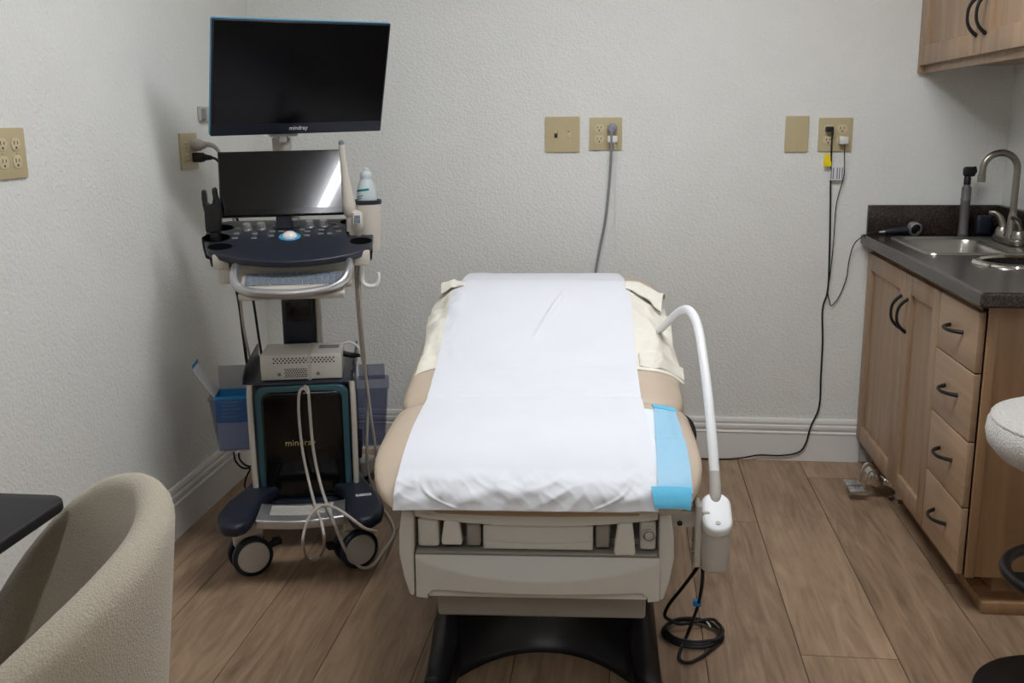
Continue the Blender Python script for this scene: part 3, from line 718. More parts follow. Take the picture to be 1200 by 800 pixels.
def pf(a, c):
    v = .605+.555*c
    ul = -.345+.008*math.sin(8*c); ur = .372-.014*bump01(c, .1, .4)-.006*math.sin(9*c)
    u = ul+(ur-ul)*a
    v += .012*math.sin(6*a+1)*(1-c)-.02*abs(2*a-1)**2*(1-c)
    return (u, v, pil_z(u, v))
b = new(); sheet(b, pf, 150, 100, lambda a, c: .004); obj('pillowcase', b, 'pillow', pil, ang=80)
# hem folds on the right and the open end of the case
def hem(a, c):
    u = .255+.118*a; v = .606+.05*c+.004*a
    return (u, v, pil_z(u, v)+.003+.018*abs(math.sin(2*pi*c))*(.6+.4*math.sin(3+9*a))+.004*noise.noise(V((u*40, v*40, 1))))
b = new(); sheet(b, hem, 26, 12, .004); obj('hem', b, 'pillow', pil, ang=80)
def flap(q, lift):
    p00, p10, p11, p01 = q
    def f_(a, c):
        u = (p00[0]*(1-a)+p10[0]*a)*(1-c)+(p01[0]*(1-a)+p11[0]*a)*c; v = (p00[1]*(1-a)+p10[1]*a)*(1-c)+(p01[1]*(1-a)+p11[1]*a)*c
        return (u, v, pil_z(max(-.34, min(.34, u)), min(v, 1.13))+.006+lift*math.sin(pi*min(1, c*.9+.1))**.7*(.1+.9*a)+.003*noise.noise(V((u*25, v*25, 5))))
    return f_
b = new(); sheet(b, flap([(.235, .98), (.335, .915), (.362, 1.08), (.24, 1.14)], .034), 24, 16, .0035); obj('open_end', b, 'pillow', pil, ang=80)
b = new(); sheet(b, flap([(-.25, 1.0), (-.322, 1.0), (-.338, 1.15), (-.25, 1.14)], .035), 20, 14, -.0035); obj('open_end', b, 'pillow', pil, ang=80)

# ---- exam paper
PW, PC = .533, -.02
def paper_z(u, v):
    z = max(top(u, v, 0), top(u*.85, v, 0) if v > .5 else -9)+pil_t(u, v)+.007
    w = .0022*noise.fractal(V((u*6, v*6, 2)), 1, 2, 3)+.004*bump01(-u, .2, .26)*bump01(v, .9, 1.0)
    d_ = u-(.02-.36*(.86-v))                     # long soft fold on the pillow
    if .70 < v < .98: w += .010*math.exp(-(d_/.008)**2)*math.sin(pi*(v-.70)/.28)
    z = z+w+.007*bump01(u, .17, .22)*(1-bump01(v, .38, .46))
    if .6 < v < 1.17: z = max(z, pil_z(u, v)+.004)
    return z
def pp(a, c):
    u = PC+PW*(a-.5); V0 = .13
    if c < .80:
        v = 1.41-(1.41-V0)*c/.80
        z = paper_z(u, v)
        if v > 1.28: u = PC+(PW*(1-.9*(v-1.28)))*(a-.5)
        return (u, v, z)
    t_ = (c-.80)/.20                             # follow the rounded front of the cushion and hang
    a0 = math.acos((.25-V0)/.302); al = a0+(.06-a0)*t_
    v = .25-.302*math.cos(al); dz = paper_z(u, V0)-(.464+.114*math.sin(a0))
    z = .464+.114*math.sin(al)+dz*(1-.6*t_)
    k = bump01(t_, .42, .6)*(1-.75*bump01(t_, .72, .95))
    # small crumpled peaks along the bend
    n1 = noise.noise(V((u*15+2*t_, t_*2.2, 4))); n2 = noise.noise(V((u*31-4*t_, t_*3.4, 9)))
    out = k*(.007*max(0, 1-abs(n1)*2.4)+.0018*max(0, 1-abs(n2)*2.6))
    for s_ in (-1, 1):                           # curved crease at each lower corner
        if t_ > .55:
            uc = PC+s_*(.213-.085*((t_-.55)/.45)**2.2); out += .004*math.exp(-((u-uc)/.004)**2)*bump01(t_, .55, .7)*(1-bump01(t_, .92, 1.0))
    v -= out+.003*k; z += out*.5
    return (u+(a-.5)*.012*t_, v, z)
b = new(); sheet(b, pp, 150, 260, -.0006, None)
bmesh.ops.transform(b, matrix=TM, verts=b.verts)
tag(obj('exam_paper', b, 'paper', ang=80), 'white paper sheet rolled over the exam table and hanging over its front', 'paper sheet')

# ---- blue underpad on the seat, right of the paper
pad = thing('underpad', 'folded blue and white absorbent underpad on the right of the seat', 'underpad', tuple(TO), TA)
def on_front(u, s):
    """s: arc position from the seat top (v) down the rounded front"""
    if s > .13: return s, top(u, s)+.004
    t_ = (.13-s)/.2
    a0 = math.acos((.25-.13)/.302); al = a0+(.02-a0)*min(t_, 1)
    return .25-.302*math.cos(al), .464+.113*math.sin(al)+.004-max(0, t_-1)*.15
def padf(ua, ub, wa, wb, s0, s1, lift):
    """strip from s0 (u from ua to wa) to s1 (u from ub to wb)"""
    def f_(a, c):
        s = s0+(s1-s0)*c; lo = ua+(ub-ua)*c; hi = wa+(wb-wa)*c; u = lo+(hi-lo)*a
        v, z = on_front(min(u, .31), s); k_ = bump01(.16-s, 0, .15)
        return (u, v-.0035*lift*k_, z+.003*lift-max(0, u-.3)*.15+.0018*noise.noise(V((u*30, s*30, lift))))
    return f_
b = new(); sheet(b, padf(.228, .232, .285, .275, .345, -.02, .15), 16, 50, -.003); obj('white_layer', b, 'pad_white', pad, ang=70)
b = new(); sheet(b, padf(.272, .250, .322, .322, .345, -.012, 2.4), 18, 50, -.003); bl = obj('blue_layer', b, 'pad_blue', pad, ang=70)
b = new(); sheet(b, padf(.268, .271, .323, .323, .36, .33, 3.2), 18, 6, -.003); obj('top_fold', b, 'pad_edge', bl, ang=70)
b = new(); sheet(b, padf(.238, .244, .320, .316, .0, -.062, 3.4), 18, 12, -.003); obj('bottom_fold', b, 'pad_edge', pad, ang=70)

# ------------------------------------------------------------------ exam lamp on the table's right side
lm = thing('exam_lamp', 'white gooseneck exam lamp clamped to the right side of the table', 'exam lamp', tuple(TO), TA)
b = new(); box(b, .286, .345, .04, .075, .402, .44, .006, 2); tube(b, [(.335, .058, .424), (.35, .05, .437)], .012, 12, 1); box(b, .338, .352, .03, .085, .315, .455, .004, 2)
br = obj('bracket', b, 'lamp_grey', lm)
b = new(); lathe(b, [(0, 0), (.006, 0), (.006, .003), (.003, .004), (0, .004)], 14, Tr(.306, .04, .413) @ Rx(90)); obj('bolt', b, 'black', br)
for z in (.345, .375):
    b = new(); lathe(b, [(0, 0), (.005, 0), (.005, .003), (0, .004)], 12, Tr(.338, .05, z) @ Ry(-90)); obj('bolt', b, 'knob', br)
b = new(); L = rrect(.062, .07, .026, 8, .384, .055); prism(b, L, .307, .412, 'z', .006, 3); box(b, .352, .37, .035, .08, .33, .44, .004); obj('housing', b, 'lamp_grey', lm)
# white cap, tilted toward the front
CT = Tr(.384, .05, .427) @ Rx(38)
b = new(); prism(b, rrect(.064, .098, .03, 9), -.012, .016, 'z', .009, 4, CT); cp_ = obj('cap', b, 'lamp_white', lm)
b = new(); lathe(b, [(0, 0), (.0055, 0), (.0045, .0015), (0, .0018)], 16, CT @ Tr(0, -.027, .0158)); obj('button', b, 'lamp_grey', cp_)
TI = TM.inverted()
def tl(px, py, y): return TI @ at(px, py, Y=y)
arm = [tl(838, 590, 2.05), tl(838, 575, 2.06), tl(837.5, 560, 2.075), tl(835, 520, 2.12), tl(830.5, 470, 2.19), tl(825, 425, 2.26), tl(819.5, 390, 2.33), tl(814, 372, 2.38), tl(806, 362.5, 2.45), tl(797, 364.5, 2.53), tl(788, 372, 2.62), tl(779, 381, 2.71), tl(770, 390, 2.79)]
b = new(); tube(b, arm[2:], [.0115, .0112, .011, .0108, .0106, .0104, .0102, .01], 16, 6); obj('flexible_arm', b, 'lamp_white', lm)
b = new(); tube(b, [arm[0]+V((0, .004, -.035)), arm[0], arm[1], arm[2], arm[2]+(arm[2]-arm[1])*.5], [.0135, .0135, .0128, .0125, .0125], 16, 3); lathe(b, [(.0155, -.012), (.017, -.008), (.017, .012), (.0155, .016)], 20, align(arm[0]+V((0, .002, -.012)), arm[1])); obj('arm_socket', b, 'lamp_grey', lm)
b = new(); tube(b, [arm[-1]-(arm[-1]-arm[-2])*.2, arm[-1], arm[-1]+(arm[-1]-arm[-2])*.3], [.0105, .012, .013], 16, 3); obj('lamp_head', b, 'lamp_grey', lm)
# its coiled cord on the floor
cc = thing('coiled_cable', 'black cord of the exam lamp coiled on the floor beside the base', 'cord', (0, 0, 0))
ctr = at(812, 743, Z=.006)
pts = [at(823, 655, Y=2.05), at(823.5, 672, Y=2.06), at(822, 690, Y=2.1), at(817, 712, Y=2.17)]
p1 = at(806, 742, Z=.03); pts += [p1, at(797, 762, Z=.012)]
for p in (at(797, 773, Z=.005), at(808, 776, Z=.005), at(824, 768, Z=.006)): pts.append(p)
for i in range(0, 53):
    a = math.radians(-40+i*22.5); r_ = .071-.004*((i//16) % 3)-.002*math.sin(i*.39)
    pts.append(ctr+V((r_*1.03*math.cos(a), r_*.98*math.sin(a), .0005+.0003*i)))
pts += [at(800, 731, Z=.02), at(787, 727, Z=.03), at(779, 721, Z=.05), at(784, 708, Z=.09), at(800, 688, Z=.16), at(815, 668, Y=2.06), at(822, 655, Y=2.055)]
b = new(); tube(b, pts, .0042, 9, 4); obj('cable', b, 'black_rubber', cc)
q = at(817, 706, Y=2.155); b = new(); box(b, -.009, .009, -.008, .008, -.0065, .0065, .002, 2, Tr(*q)); obj('blue_clip', b, 'blue_clip', cc)
q = at(828.5, 731, Z=.012); b = new(); tube(b, [q+V((-.008, .012, .0)), q+V((0, 0, .006)), q+V((.008, -.014, 0))], .0022, 8, 3); obj('white_tie', b, 'white_cable', cc)

# ------------------------------------------------------------------ ultrasound cart
UO, UA = V((-.896, 2.565, 0)), math.radians(13.5)
UM = Matrix.Translation(UO) @ Matrix.Rotation(UA, 4, 'Z'); UI = UM.inverted()
us = thing('ultrasound_machine', 'ultrasound machine cart with large monitor standing in the left corner', 'ultrasound machine', tuple(UO), UA)
def ul(px, py, v):
    """cart-local point at local depth v seen at a pixel"""
    o = UI @ CAM; d = (UI.to_3x3() @ (fw+rt*((px-600)/CF)+upv*((400-py)/CF)))
    return o+d*((v-o.y)/d.y)
# base legs
for s in (-1, 1):
    pl = [(s*.06, .26), (s*.06, .17), (s*.105, .1), (s*.122, .0), (s*.13, -.09), (s*.14, -.125), (s*.165, -.145), (s*.2, -.135), (s*.222, -.1), (s*.228, -.04), (s*.215, .05), (s*.18, .15), (s*.155, .26)]
    b = new(); prism(b, pl, .17, .206, 'z', .013, 4, ang=.6); lg = obj('base_leg', b, 'navy', us)
    if s > 0:
        b = new(); box(b, -.022, .022, -.008, .008, .0, .0012, .0004, 1, Tr(.17, .035, .2062) @ Rz(8)); lb = obj('sticker', b, 'label', lg)
        b = new(); box(b, -.019, .019, -.003, .003, .0012, .0016, 0, 1, Tr(.17, .035, .2062) @ Rz(8)); obj('print', b, 'label_print', lb)
b = new(); box(b, -.15, .15, .2, .56, .125, .186, .015, 3); box(b, -.1, .1, .13, .22, .13, .165, .01, 2); obj('base_frame', b, 'navy', us)
def arcbar(v0, v1, z0, z1):
    return [(-.117, v1), (-.122, v0+.012)]+[(-.12+.24*i/14, v0-.02*math.sin(pi*i/14)) for i in range(15)]+[(.122, v0+.012), (.117, v1)]+[(.117-.234*i/14, v1-.014*math.sin(pi*i/14)) for i in range(15)]
b = new(); prism(b, arcbar(-.092, .03, 0, 0), .172, .198, 'z', .005, 3); fr = obj('foot_bar', b, 'silver', us)
b = new()
for i in range(6): tube(b, [(-.085, -.03-i*.012+.035, .1985), (0, -.044-i*.012+.035, .1985), (.085, -.03-i*.012+.035, .1985)], .0022, 6, 4)
obj('grip_rib', b, 'lamp_grey', fr)
def caster(x, y, ang, rear=False, bs=1, R=.0575):
    """twin-wheel caster; visible face looks along world angle ang"""
    T0 = Tr(x, y, 0) @ Rz(ang)
    cs = bpy.data.objects.new('caster', None)
    b = new(); prism(b, [(-.012, .03), (-.02, .05), (-.045, .09), (-.045, .155), (.03, .16), (.04, .13), (.03, .06), (.012, .03)], -.012, .012, 'y', .004, 2, T0)
    box(b, -.045, .035, -.028, .028, .118, .172, .008, 3, T0)
    root = obj('caster', b, 'beige', us)
    for d in (-1, 1):
        T1 = T0 @ Tr(0, d*.025-.002*d, R) @ Rx(90 if d < 0 else -90)
        b = new(); lathe(b, [(.043, -.011), (R-.004, -.011), (R, -.006), (R, .006), (R-.004, .0105), (.046, .012), (.0455, .009)], 40, T1); obj('tyre', b, 'navy', root)
        b = new(); lathe(b, [(0, -.011), (.044, -.011), (.046, .010), (.043, .0125), (0, .0135)], 40, T1); obj('wheel_disc', b, 'beige', root)
    if not rear:
        b = new(); tube(b, [(bs*.01, -.0, .075), (bs*.05, -.004, .07), (bs*.075, -.006, .078)], [.009, .009, .011], 10, 3, T=T0); box(b, bs*.078-.012, bs*.078+.012, -.018, .012, .07, .088, .005, 2, T0); obj('brake_pedal', b, 'black_rubber', root)
for x, y, a, bs in ((-.155, .012, 24, 1), (.142, .02, 26, -1)): caster(x, y, a, False, bs)
for x, y, a in ((-.16, .47, 60), (.16, .47, 60)): caster(x, y, a, True)
# body
b = new(); prism(b, rrect(.294, .372, .03, 5, 0, .352), .17, .512, 'z', .01, 3); obj('body', b, 'navy', us)
b = new(); prism(b, rrect(.268, .34, .03, 6, 0, .338), .148, .17, 'y', .005, 3); fp = obj('front_frame', b, 'teal', us)
b = new(); prism(b, rrect(.232, .318, .026, 6, 0, .333), .1405, .16, 'y', .006, 3); pn = obj('front_panel', b, 'gloss_black', fp)
b = text_bm('mindray', .026, .0004, Tr(-.010, .1398, .338) @ Rx(90), 1.05); obj('logo', b, 'gold', fp)
for s in (-1, 1):
    b = new(); tube(b, [(s*.146, .146, .172), (s*.1475, .144, .3), (s*.148, .146, .45), (s*.146, .152, .515)], .0085, 12, 4); obj('side_rail', b, 'beige', us)
# tray on top
b = new()
prism(b, [(-.168, .19), (-.168, .53), (.152, .53), (.152, .19), (.146, .155), (-.148, .155)], .508, .516, 'z', .003)
prism(b, [(.175, .51), (.53, .51), (.53, .555), (.25, .55), (.19, .53)], -.17, -.164, 'x', .002); prism(b, [(.175, .51), (.53, .51), (.53, .555), (.25, .55), (.19, .53)], .148, .154, 'x', .002)
obj('top_tray', b, 'navy', us)
# column
b = new(); prism(b, rrect(.1, .09, .016, 5, -.016, .4), .51, .9, 'z', .004, 2); cl = obj('column', b, 'navy', us)
b = new(); box(b, -.055, .022, .3525, .3565, .66, .74, .003, 2); obj('column_panel', b, 'gloss_black', cl)
b = new(); box(b, .034, .05, .37, .43, .51, .9, .006, 3); obj('column_trim', b, 'beige', cl)
# control panel, sloping to the front
sl = math.atan(.27); PT = Tr(0, 0, .875) @ Rx(math.degrees(sl))
def pm(pts): return [(u, v/math.cos(sl)) for u, v in pts]
pl = [(-.2, .34), (-.235, .325), (-.252, .29), (-.254, .215), (-.235, .13), (-.212, .095)]+[(-.19+.38*i/16, .085-.058*math.sin(pi*i/16)**.8) for i in range(17)]+[(.207, .1), (.222, .14), (.226, .23), (.215, .29), (.195, .325), (.16, .34)]
b = new(); prism(b, pm(pl), -.014, .006, 'z', .005, 3, PT, ang=.7); cpn = obj('control_panel', b, 'navy_matt', us)
cups = [(-.214, .284, .036, .02), (-.218, .208, .04, .026), (-.198, .142, .034, .018), (.18, .24, .036, .03), (.19, .16, .032, .02), (.148, .31, .022, .014)]
cc_ = []
for u, v, a, c in cups:
    k = new(); prism(k, [(a*math.cos(2*pi*i/28), c*1.25*math.sin(2*pi*i/28)) for i in range(28)], -.05, .05, 'z', 0, 1, PT @ Tr(u, v/math.cos(sl), 0)); cc_.append(k)
cut(cpn, cc_)
for u, v, a, c in cups:
    b = new()
    L = lambda k, z: [V((a*k*math.cos(2*pi*i/28), c*1.25*k*math.sin(2*pi*i/28), z)) for i in range(28)]
    loft(b, [L(1.0, .0065), L(1.0, -.02), L(.9, -.05), L(.55, -.055), L(.5, -.0545), L(.85, -.047), L(.94, -.02), L(.94, .0075)], cap=False, T=PT @ Tr(u, v/math.cos(sl), 0)); 
    loft(b, [L(.56, -.054), L(.5, -.0535)], T=PT @ Tr(u, v/math.cos(sl), 0))
    obj('probe_cup', b, 'cup_black', us)
TB = (-.012, .2)
b = new(); lathe(b, [(.021, .006), (.03, .006), (.031, .0085), (.029, .0105), (.021, .009)], 36, PT @ Tr(TB[0], TB[1]/math.cos(sl), 0)); obj('trackball_ring', b, 'blue_ring', us)
b = new(); lathe(b, [(.0215, .004)]+[(.0215*math.cos(i*pi/16), .008+.016*math.sin(i*pi/16)) for i in range(8)]+[(0, .024)], 28, PT @ Tr(TB[0], TB[1]/math.cos(sl), 0)); obj('trackball', b, 'track', us)
for u, v in ((-.138, .262), (-.098, .266), (-.052, .288), (-.004, .291), (.04, .274), (.08, .276)):
    b = new(); T0 = PT @ Tr(u, v/math.cos(sl), .006); lathe(b, [(.0145, 0), (.0145, .004), (.0125, .006), (.0125, .016), (.011, .0185), (0, .019)], 24, T0); kb = obj('knob', b, 'knob', us)
    b = new(); lathe(b, [(0, 0), (.0105, 0), (.0105, .0008), (0, .0009)], 20, T0 @ Tr(0, 0, .0188)); obj('knob_cap', b, 'silver', kb)
random.seed(5)
for u, v in ((-.165, .275), (-.165, .235), (-.165, .2), (-.112, .23), (-.112, .198), (-.065, .245), (-.065, .212), (.035, .24), (.035, .21), (.075, .25), (.075, .22), (.1, .22), (.115, .27), (.125, .235), (-.04, .245), (.02, .255), (.11, .3)):
    b = new(); box(b, -.008, .008, -.005, .005, .004, .0085, .002, 2, PT @ Tr(u, v/math.cos(sl), 0)); obj('button', b, 'knob', us)
# panel underside housing and carrying lug
b = new(); prism(b, pm([(-.2, .3), (-.215, .15), (-.18, .115), (-.1, .085), (0, .068), (.1, .082), (.165, .11), (.195, .15), (.19, .3)]), -.052, -.012, 'z', .008, 3, PT); obj('panel_housing', b, 'beige', us)
b = new(); box(b, -.165, .165, .1, .3, .8, .9, .015, 3); obj('lift_housing', b, 'beige', us)
for s in (-1, 1):
    b = new(); box(b, s*.192-.022, s*.192+.022, .09, .2, .862, .905, .006, 2); obj('side_bracket', b, 'beige', us)
b = new(); box(b, -.2, -.165, .1, .16, .82, .865, .006, 2); obj('side_bracket', b, 'beige', us)
# keyboard tray and front handle
KT = Tr(0.006, .0, .822) @ Rx(21)
b = new(); box(b, -.14, .14, -.034, .09, -.02, -.0005, .005, 3, KT); kt = obj('keyboard_tray', b, 'beige', us)
b = new(); box(b, -.128, .128, .008, .074, -.001, .0015, .001, 1, KT); obj('key_bed', b, 'lamp_grey', kt)
kb = bpy.data.meshes.new('k'); bk = new()
for r_ in range(5):
    n_ = 15
    for i in range(n_):
        w = .256/n_
        if r_ == 0 and 4 <= i <= 8:
            if i > 4: continue
            x0, x1 = -.127+w*4, -.127+w*9
        else: x0, x1 = -.127+w*i, -.127+w*(i+1)
        box(bk, x0+.0008, x1-.0008, .0095+r_*.0128, .0215+r_*.0128, .001, .0042, .0008, 1, KT)
obj('keys', bk, 'key', kt)
hp = [(-.147, .09, .872), (-.148, .05, .866), (-.147, .012, .855), (-.138, -.018, .836), (-.118, -.03, .822), (-.08, -.038, .814), (.005, -.044, .81), (.09, -.038, .817), (.126, -.03, .827), (.147, -.015, .842), (.157, .012, .862), (.159, .05, .872), (.158, .09, .878)]
b = new(); tube(b, hp, .0115, 14, 5, flat=1.25); obj('handle', b, 'silver', us)
# touch screen on the panel
ST = UI @ (Tr(-.990, 2.818, 1.085) @ Rz(13.4) @ Rx(-12) @ Ry(-1))
ST = Tr(-.034, .272, 1.083) @ Rx(-12) @ Ry(-.5)
w, h_ = .352, .188
b = new(); box(b, -w/2, w/2, -.006, .02, -h_/2, h_/2, .004, 3, ST); ts = obj('touch_screen', b, 'black', us)
b = new(); box(b, -w/2+.003, w/2-.003, -.008, -.004, -h_/2+.003, h_/2-.003, .001, 1, ST); obj('glass', b, 'touch', ts)
b = new(); box(b, -w/2+.006, w/2-.006, -.0085, -.0075, -h_/2+.004, -h_/2+.021, .0003, 1, ST); obj('lower_bezel', b, 'gloss_black', ts)
b = new(); box(b, -.022, .022, .012, .03, -.13, -.02, .004, 2, ST); obj('screen_bracket', b, 'navy', ts)
# main monitor
MW, MH = .541, .333
MT = UI @ (Tr(-.947, 2.925, 1.381) @ Rz(40.2) @ Rx(18.9) @ Ry(-.9))
b = new(); box(b, -MW/2, MW/2, 0, .016, -MH/2, MH/2, .006, 3, MT); mo = obj('monitor', b, 'cyan', us)
b = new(); box(b, -MW/2+.0015, MW/2-.0015, -.004, .006, -MH/2-.0005, MH/2-.0015, .0035, 3, MT); obj('bezel', b, 'navy', mo)
b = new(); box(b, -MW/2+.007, MW/2-.007, -.0052, 0, -MH/2+.034, MH/2-.007, .0006, 1, MT); obj('screen', b, 'screen', mo)
b = text_bm('mindray', .0175, .0003, MT @ Tr(-.005, -.0044, -MH/2+.018) @ Rx(90), 1.02); obj('logo', b, 'white_ink', mo)
b = new(); box(b, -.2, .2, .014, .04, -.12, .1, .012, 3, MT); obj('back_cover', b, 'beige', mo)
b = new(); tube(b, [MT @ V((-.05, .035, -.06)), MT @ V((-.05, .06, -.09)), V((-.045, .47, 1.185)), V((-.04, .45, 1.05)), V((-.02, .40, .93))], [.02, .024, .022, .026, .03], 16, 4); box(b, -.072, -.018, .43, .485, 1.17, 1.212, .006, 2); obj('monitor_arm', b, 'beige', us)
nb2 = MT @ V((-.02, .02, -MH/2-.012)); b = new(); box(b, -.09, .0, .004, .03, -MH/2-.012, -MH/2+.02, .004, 2, MT); box(b, -.06, -.035, .004, .03, -MH/2-.03, -MH/2-.006, .004, 2, MT); obj('monitor_hinge', b, 'lamp_grey', us)
# black forked probe hanger at the left
pl = [(-.245, .955), (-.235, .952), (-.212, .952), (-.204, .96), (-.2, 1.0), (-.202, 1.035), (-.208, 1.06), (-.209, 1.073), (-.2135, 1.08), (-.2195, 1.076), (-.22, 1.064), (-.2185, 1.048), (-.222, 1.034), (-.23, 1.03), (-.237, 1.038), (-.2375, 1.055), (-.239, 1.069), (-.244, 1.074), (-.2485, 1.069), (-.2495, 1.05), (-.2485, 1.03), (-.245, 1.01), (-.2455, .985)]
b = new(); prism(b, pl, .2, .232, 'y', .005, 3, ang=.9); box(b, -.235, -.21, .205, .26, .925, .96, .006, 2); obj('probe_hanger', b, 'black', us)
# gel warmer cup
WC = (.21, .24)
b = new(); lathe(b, [(0, .885), (.033, .885), (.037, .9), (.0405, 1.02), (.0405, 1.026), (.036, 1.026), (.034, .93), (0, .925)], 32, Tr(*WC, 0)); wm = obj('gel_warmer', b, 'beige', us)
b = new(); lathe(b, [(.035, 1.022), (.0415, 1.022), (.0425, 1.028), (.0415, 1.034), (.036, 1.034), (.0345, 1.03)], 32, Tr(*WC, 0)); obj('rim', b, 'navy', wm)
b = new(); box(b, .155, .185, .2, .26, .93, 1.01, .01, 3); obj('warmer_bracket', b, 'beige', us)
# cable hook
b = new(); tube(b, [(.188, .13, .885), (.189, .125, .84), (.19, .12, .815), (.2, .115, .803), (.215, .11, .8), (.23, .108, .805), (.2365, .107, .822), (.236, .107, .84)], [.008, .008, .007, .006, .006, .0055, .005, .005], 10, 4); obj('cable_hook', b, 'white_plastic', us)
# side bins
def bin_(x0, x1, y0, y1, z0, z1, tap, back):
    b = new()
    def L(k, z, i): return [V((p[0], p[1], z)) for p in rrect((x1-x0)*k-2*i, (y1-y0)*k-2*i, .014, 4, (x0+x1)/2+tap*(1-k), (y0+y1)/2)]
    loft(b, [L(.86, z0, 0), L(1, z1, 0), L(1.03, z1+.002, 0), L(1.03, z1+.007, 0), L(1, z1+.007, .002), L(.98, z1-.004, .002), L(.86, z0+.003, .003)], cap=True)
    return b
obj('storage_bin', bin_(-.275, -.15, .2, .33, .3, .455, .06, 0), 'bin', us)
obj('storage_bin', bin_(.152, .25, .26, .42, .275, .455, -.06, 0), 'bin_grey', us)
b = new(); box(b, .158, .24, .415, .42, .45, .5, .002); obj('bin_back', b, 'bin_grey', us)
for s, (x, y) in ((-1, (-.15, .25)), (1, (.15, .3))):
    b = new(); box(b, x-.012, x+.012, y-.04, y+.08, .24, .30, .004); obj('bin_bracket', b, 'navy', us)

# things on the cart --------------------------------------------------
def cart_thing(name, label, cat, loc=(0, 0, 0), rz=0):
    p = UM @ V(loc); return thing(name, label, cat, tuple(p), UA+math.radians(rz))
bx = cart_thing('tissue_carton', 'open blue and white carton standing in the left side bin of the cart', 'carton', (-.213, .262, .3045))
b = new(); box(b, -.044, .046, -.044, .044, 0, .085, .0015); obj('carton_base', b, 'carton_white', bx)
b = new()
for a in ((-.046, .048, -.046, -.0445), (-.046, .048, .0445, .046), (-.046, -.0445, -.0445, .0445), (.0465, .048, -.0445, .0445)): box(b, *a, .082, .162)
obj('carton_sleeve', b, 'carton_blue', bx)
b = new()
for i, w in enumerate((.05, .044, .056, .04, .05)): box(b, -.028, -.028+w, -.0468, -.046, .142-i*.011, .147-i*.011)
obj('print', b, 'carton_mark', bx)
b = new(); sheet(b, lambda a, c: (-.046-.055*c, -.045+.09*a, .162+.075*c+.012*c*c), 4, 8, .0015); fl = obj('lid_flap', b, 'carton_white', bx)
b = new(); box(b, -.046, .05, .046, .0475, .16, .235, .0005, 1); obj('lid_flap', b, 'carton_grey', bx)
b = new(); sheet(b, lambda a, c: (-.1008-.001*c, -.045+.09*a, .247+.012*c), 4, 4, .0015); obj('lid_edge', b, 'carton_blue', bx)

pr = cart_thing('thermal_printer', 'light grey thermal printer box with vent holes on top of the cart', 'printer', (.002, .262, .5165), -1)
PBX = (-.117, .117, -.08, .08, .002, .076)
b = new(); box(b, *PBX, .003, 3); 
po = obj('case', b, 'printer', pr)
b = new()
for r_ in range(3):
    for i in range(17):
        x = -.078+i*.0108+(r_ % 2)*.0054; 
        if x > .1: continue
        lathe(b, [(0, 0), (.0026, 0), (.0026, .0008), (0, .0008)], 8, Tr(x, -.0797, .066-r_*.0062) @ Rx(90))
for r_ in range(5):
    for i in range(10):
        x = -.047+i*.0066+(r_ % 2)*.0033
        lathe(b, [(0, 0), (.0022, 0), (.0022, .0008), (0, .0008)], 8, Tr(x, -.0797, .034-r_*.0057) @ Rx(90))
obj('vent_holes', b, 'slot', po)
for x in (-.064, .048):
    b = new(); lathe(b, [(0, 0), (.0055, 0), (.0055, .0015), (.003, .0022), (0, .0022)], 16, Tr(x, -.0795, .019) @ Rx(90)); obj('screw', b, 'knob', po)
b = new(); box(b, .045, .105, .0, .045, .0758, .0764, .0002, 1); obj('sticker', b, 'label_print', po)
b = new(); box(b, .019, .029, -.0806, -.0795, .0, .0762); box(b, .019, .029, -.0806, .08, .0758, .0765); obj('tape_strip', b, 'lamp_grey', po)
for z in (.01,):
    for x in (-.1, .1):
        for y in (-.065, .065):
            b = new(); lathe(b, [(0, 0), (.007, 0), (.007, .0025), (0, .0025)], 12, Tr(x, y, 0)); obj('foot', b, 'black_rubber', po)

gb = cart_thing('gel_bottle', 'cloudy clear gel bottle with teal stripes standing in the warmer cup', 'bottle', (WC[0], WC[1], .9285), 0)
b = new(); lathe(b, [(0, 0), (.026, 0), (.029, .004), (.029, .115), (.0275, .13), (.0235, .147), (.0185, .16), (.0165, .164), (.0165, .168), (.0175, .17), (.017, .18), (.0125, .186), (.008, .189), (.007, .197), (0, .199)], 28); bo = obj('body', b, 'gel', gb)
def band(z0, z1, a0, a1):
    b = new()
    for i in range(10):
        pass
    return b
for z0, z1, a0, a1 in ((.128, .134, 190, 285), (.112, .1145, 195, 250), (.105, .1075, 195, 240)):
    b = new(); sheet(b, lambda a, c: ((.0295-(.0014 if z0 > .12 else 0))*math.cos(math.radians(a0+(a1-a0)*a)), (.0295-(.0014 if z0 > .12 else 0))*math.sin(math.radians(a0+(a1-a0)*a)), z0+(z1-z0)*c+.006*a), 12, 2, .0003); obj('stripe', b, 'gel_print', bo)

pb = cart_thing('ultrasound_probe', 'long pale wand probe with blue tip standing right of the touch screen', 'probe', (.150, .215, 0)); pb['group'] = 'ultrasound probes in their holders'
b = new(); tube(b, [(.012, .0, .985), (.011, 0, 1.0), (.008, 0, 1.03), (.003, 0, 1.08), (-.001, 0, 1.13), (-.004, 0, 1.17), (-.0045, 0, 1.192)], [.012, .0175, .0205, .016, .0115, .0095, .0088, .0085], 18, 5); obj('shaft', b, 'beige', pb)
b = new(); lathe(b, [(.0083, 0), (.009, .004), (.008, .010), (.004, .0135), (0, .0145)], 18, Tr(-.0045, 0, 1.191)); obj('tip', b, 'key', pb)
b = new(); tube(b, [(.012, 0, .99), (.013, 0, .965), (.012, .0, .945)], [.0125, .0145, .0145], 16, 3); obj('holder_sleeve', b, 'beige', pb)
pb = cart_thing('ultrasound_probe', 'short beige probe with blue-grey keypad resting in the right cup', 'probe', (.181, .202, .908)); pb['group'] = 'ultrasound probes in their holders'
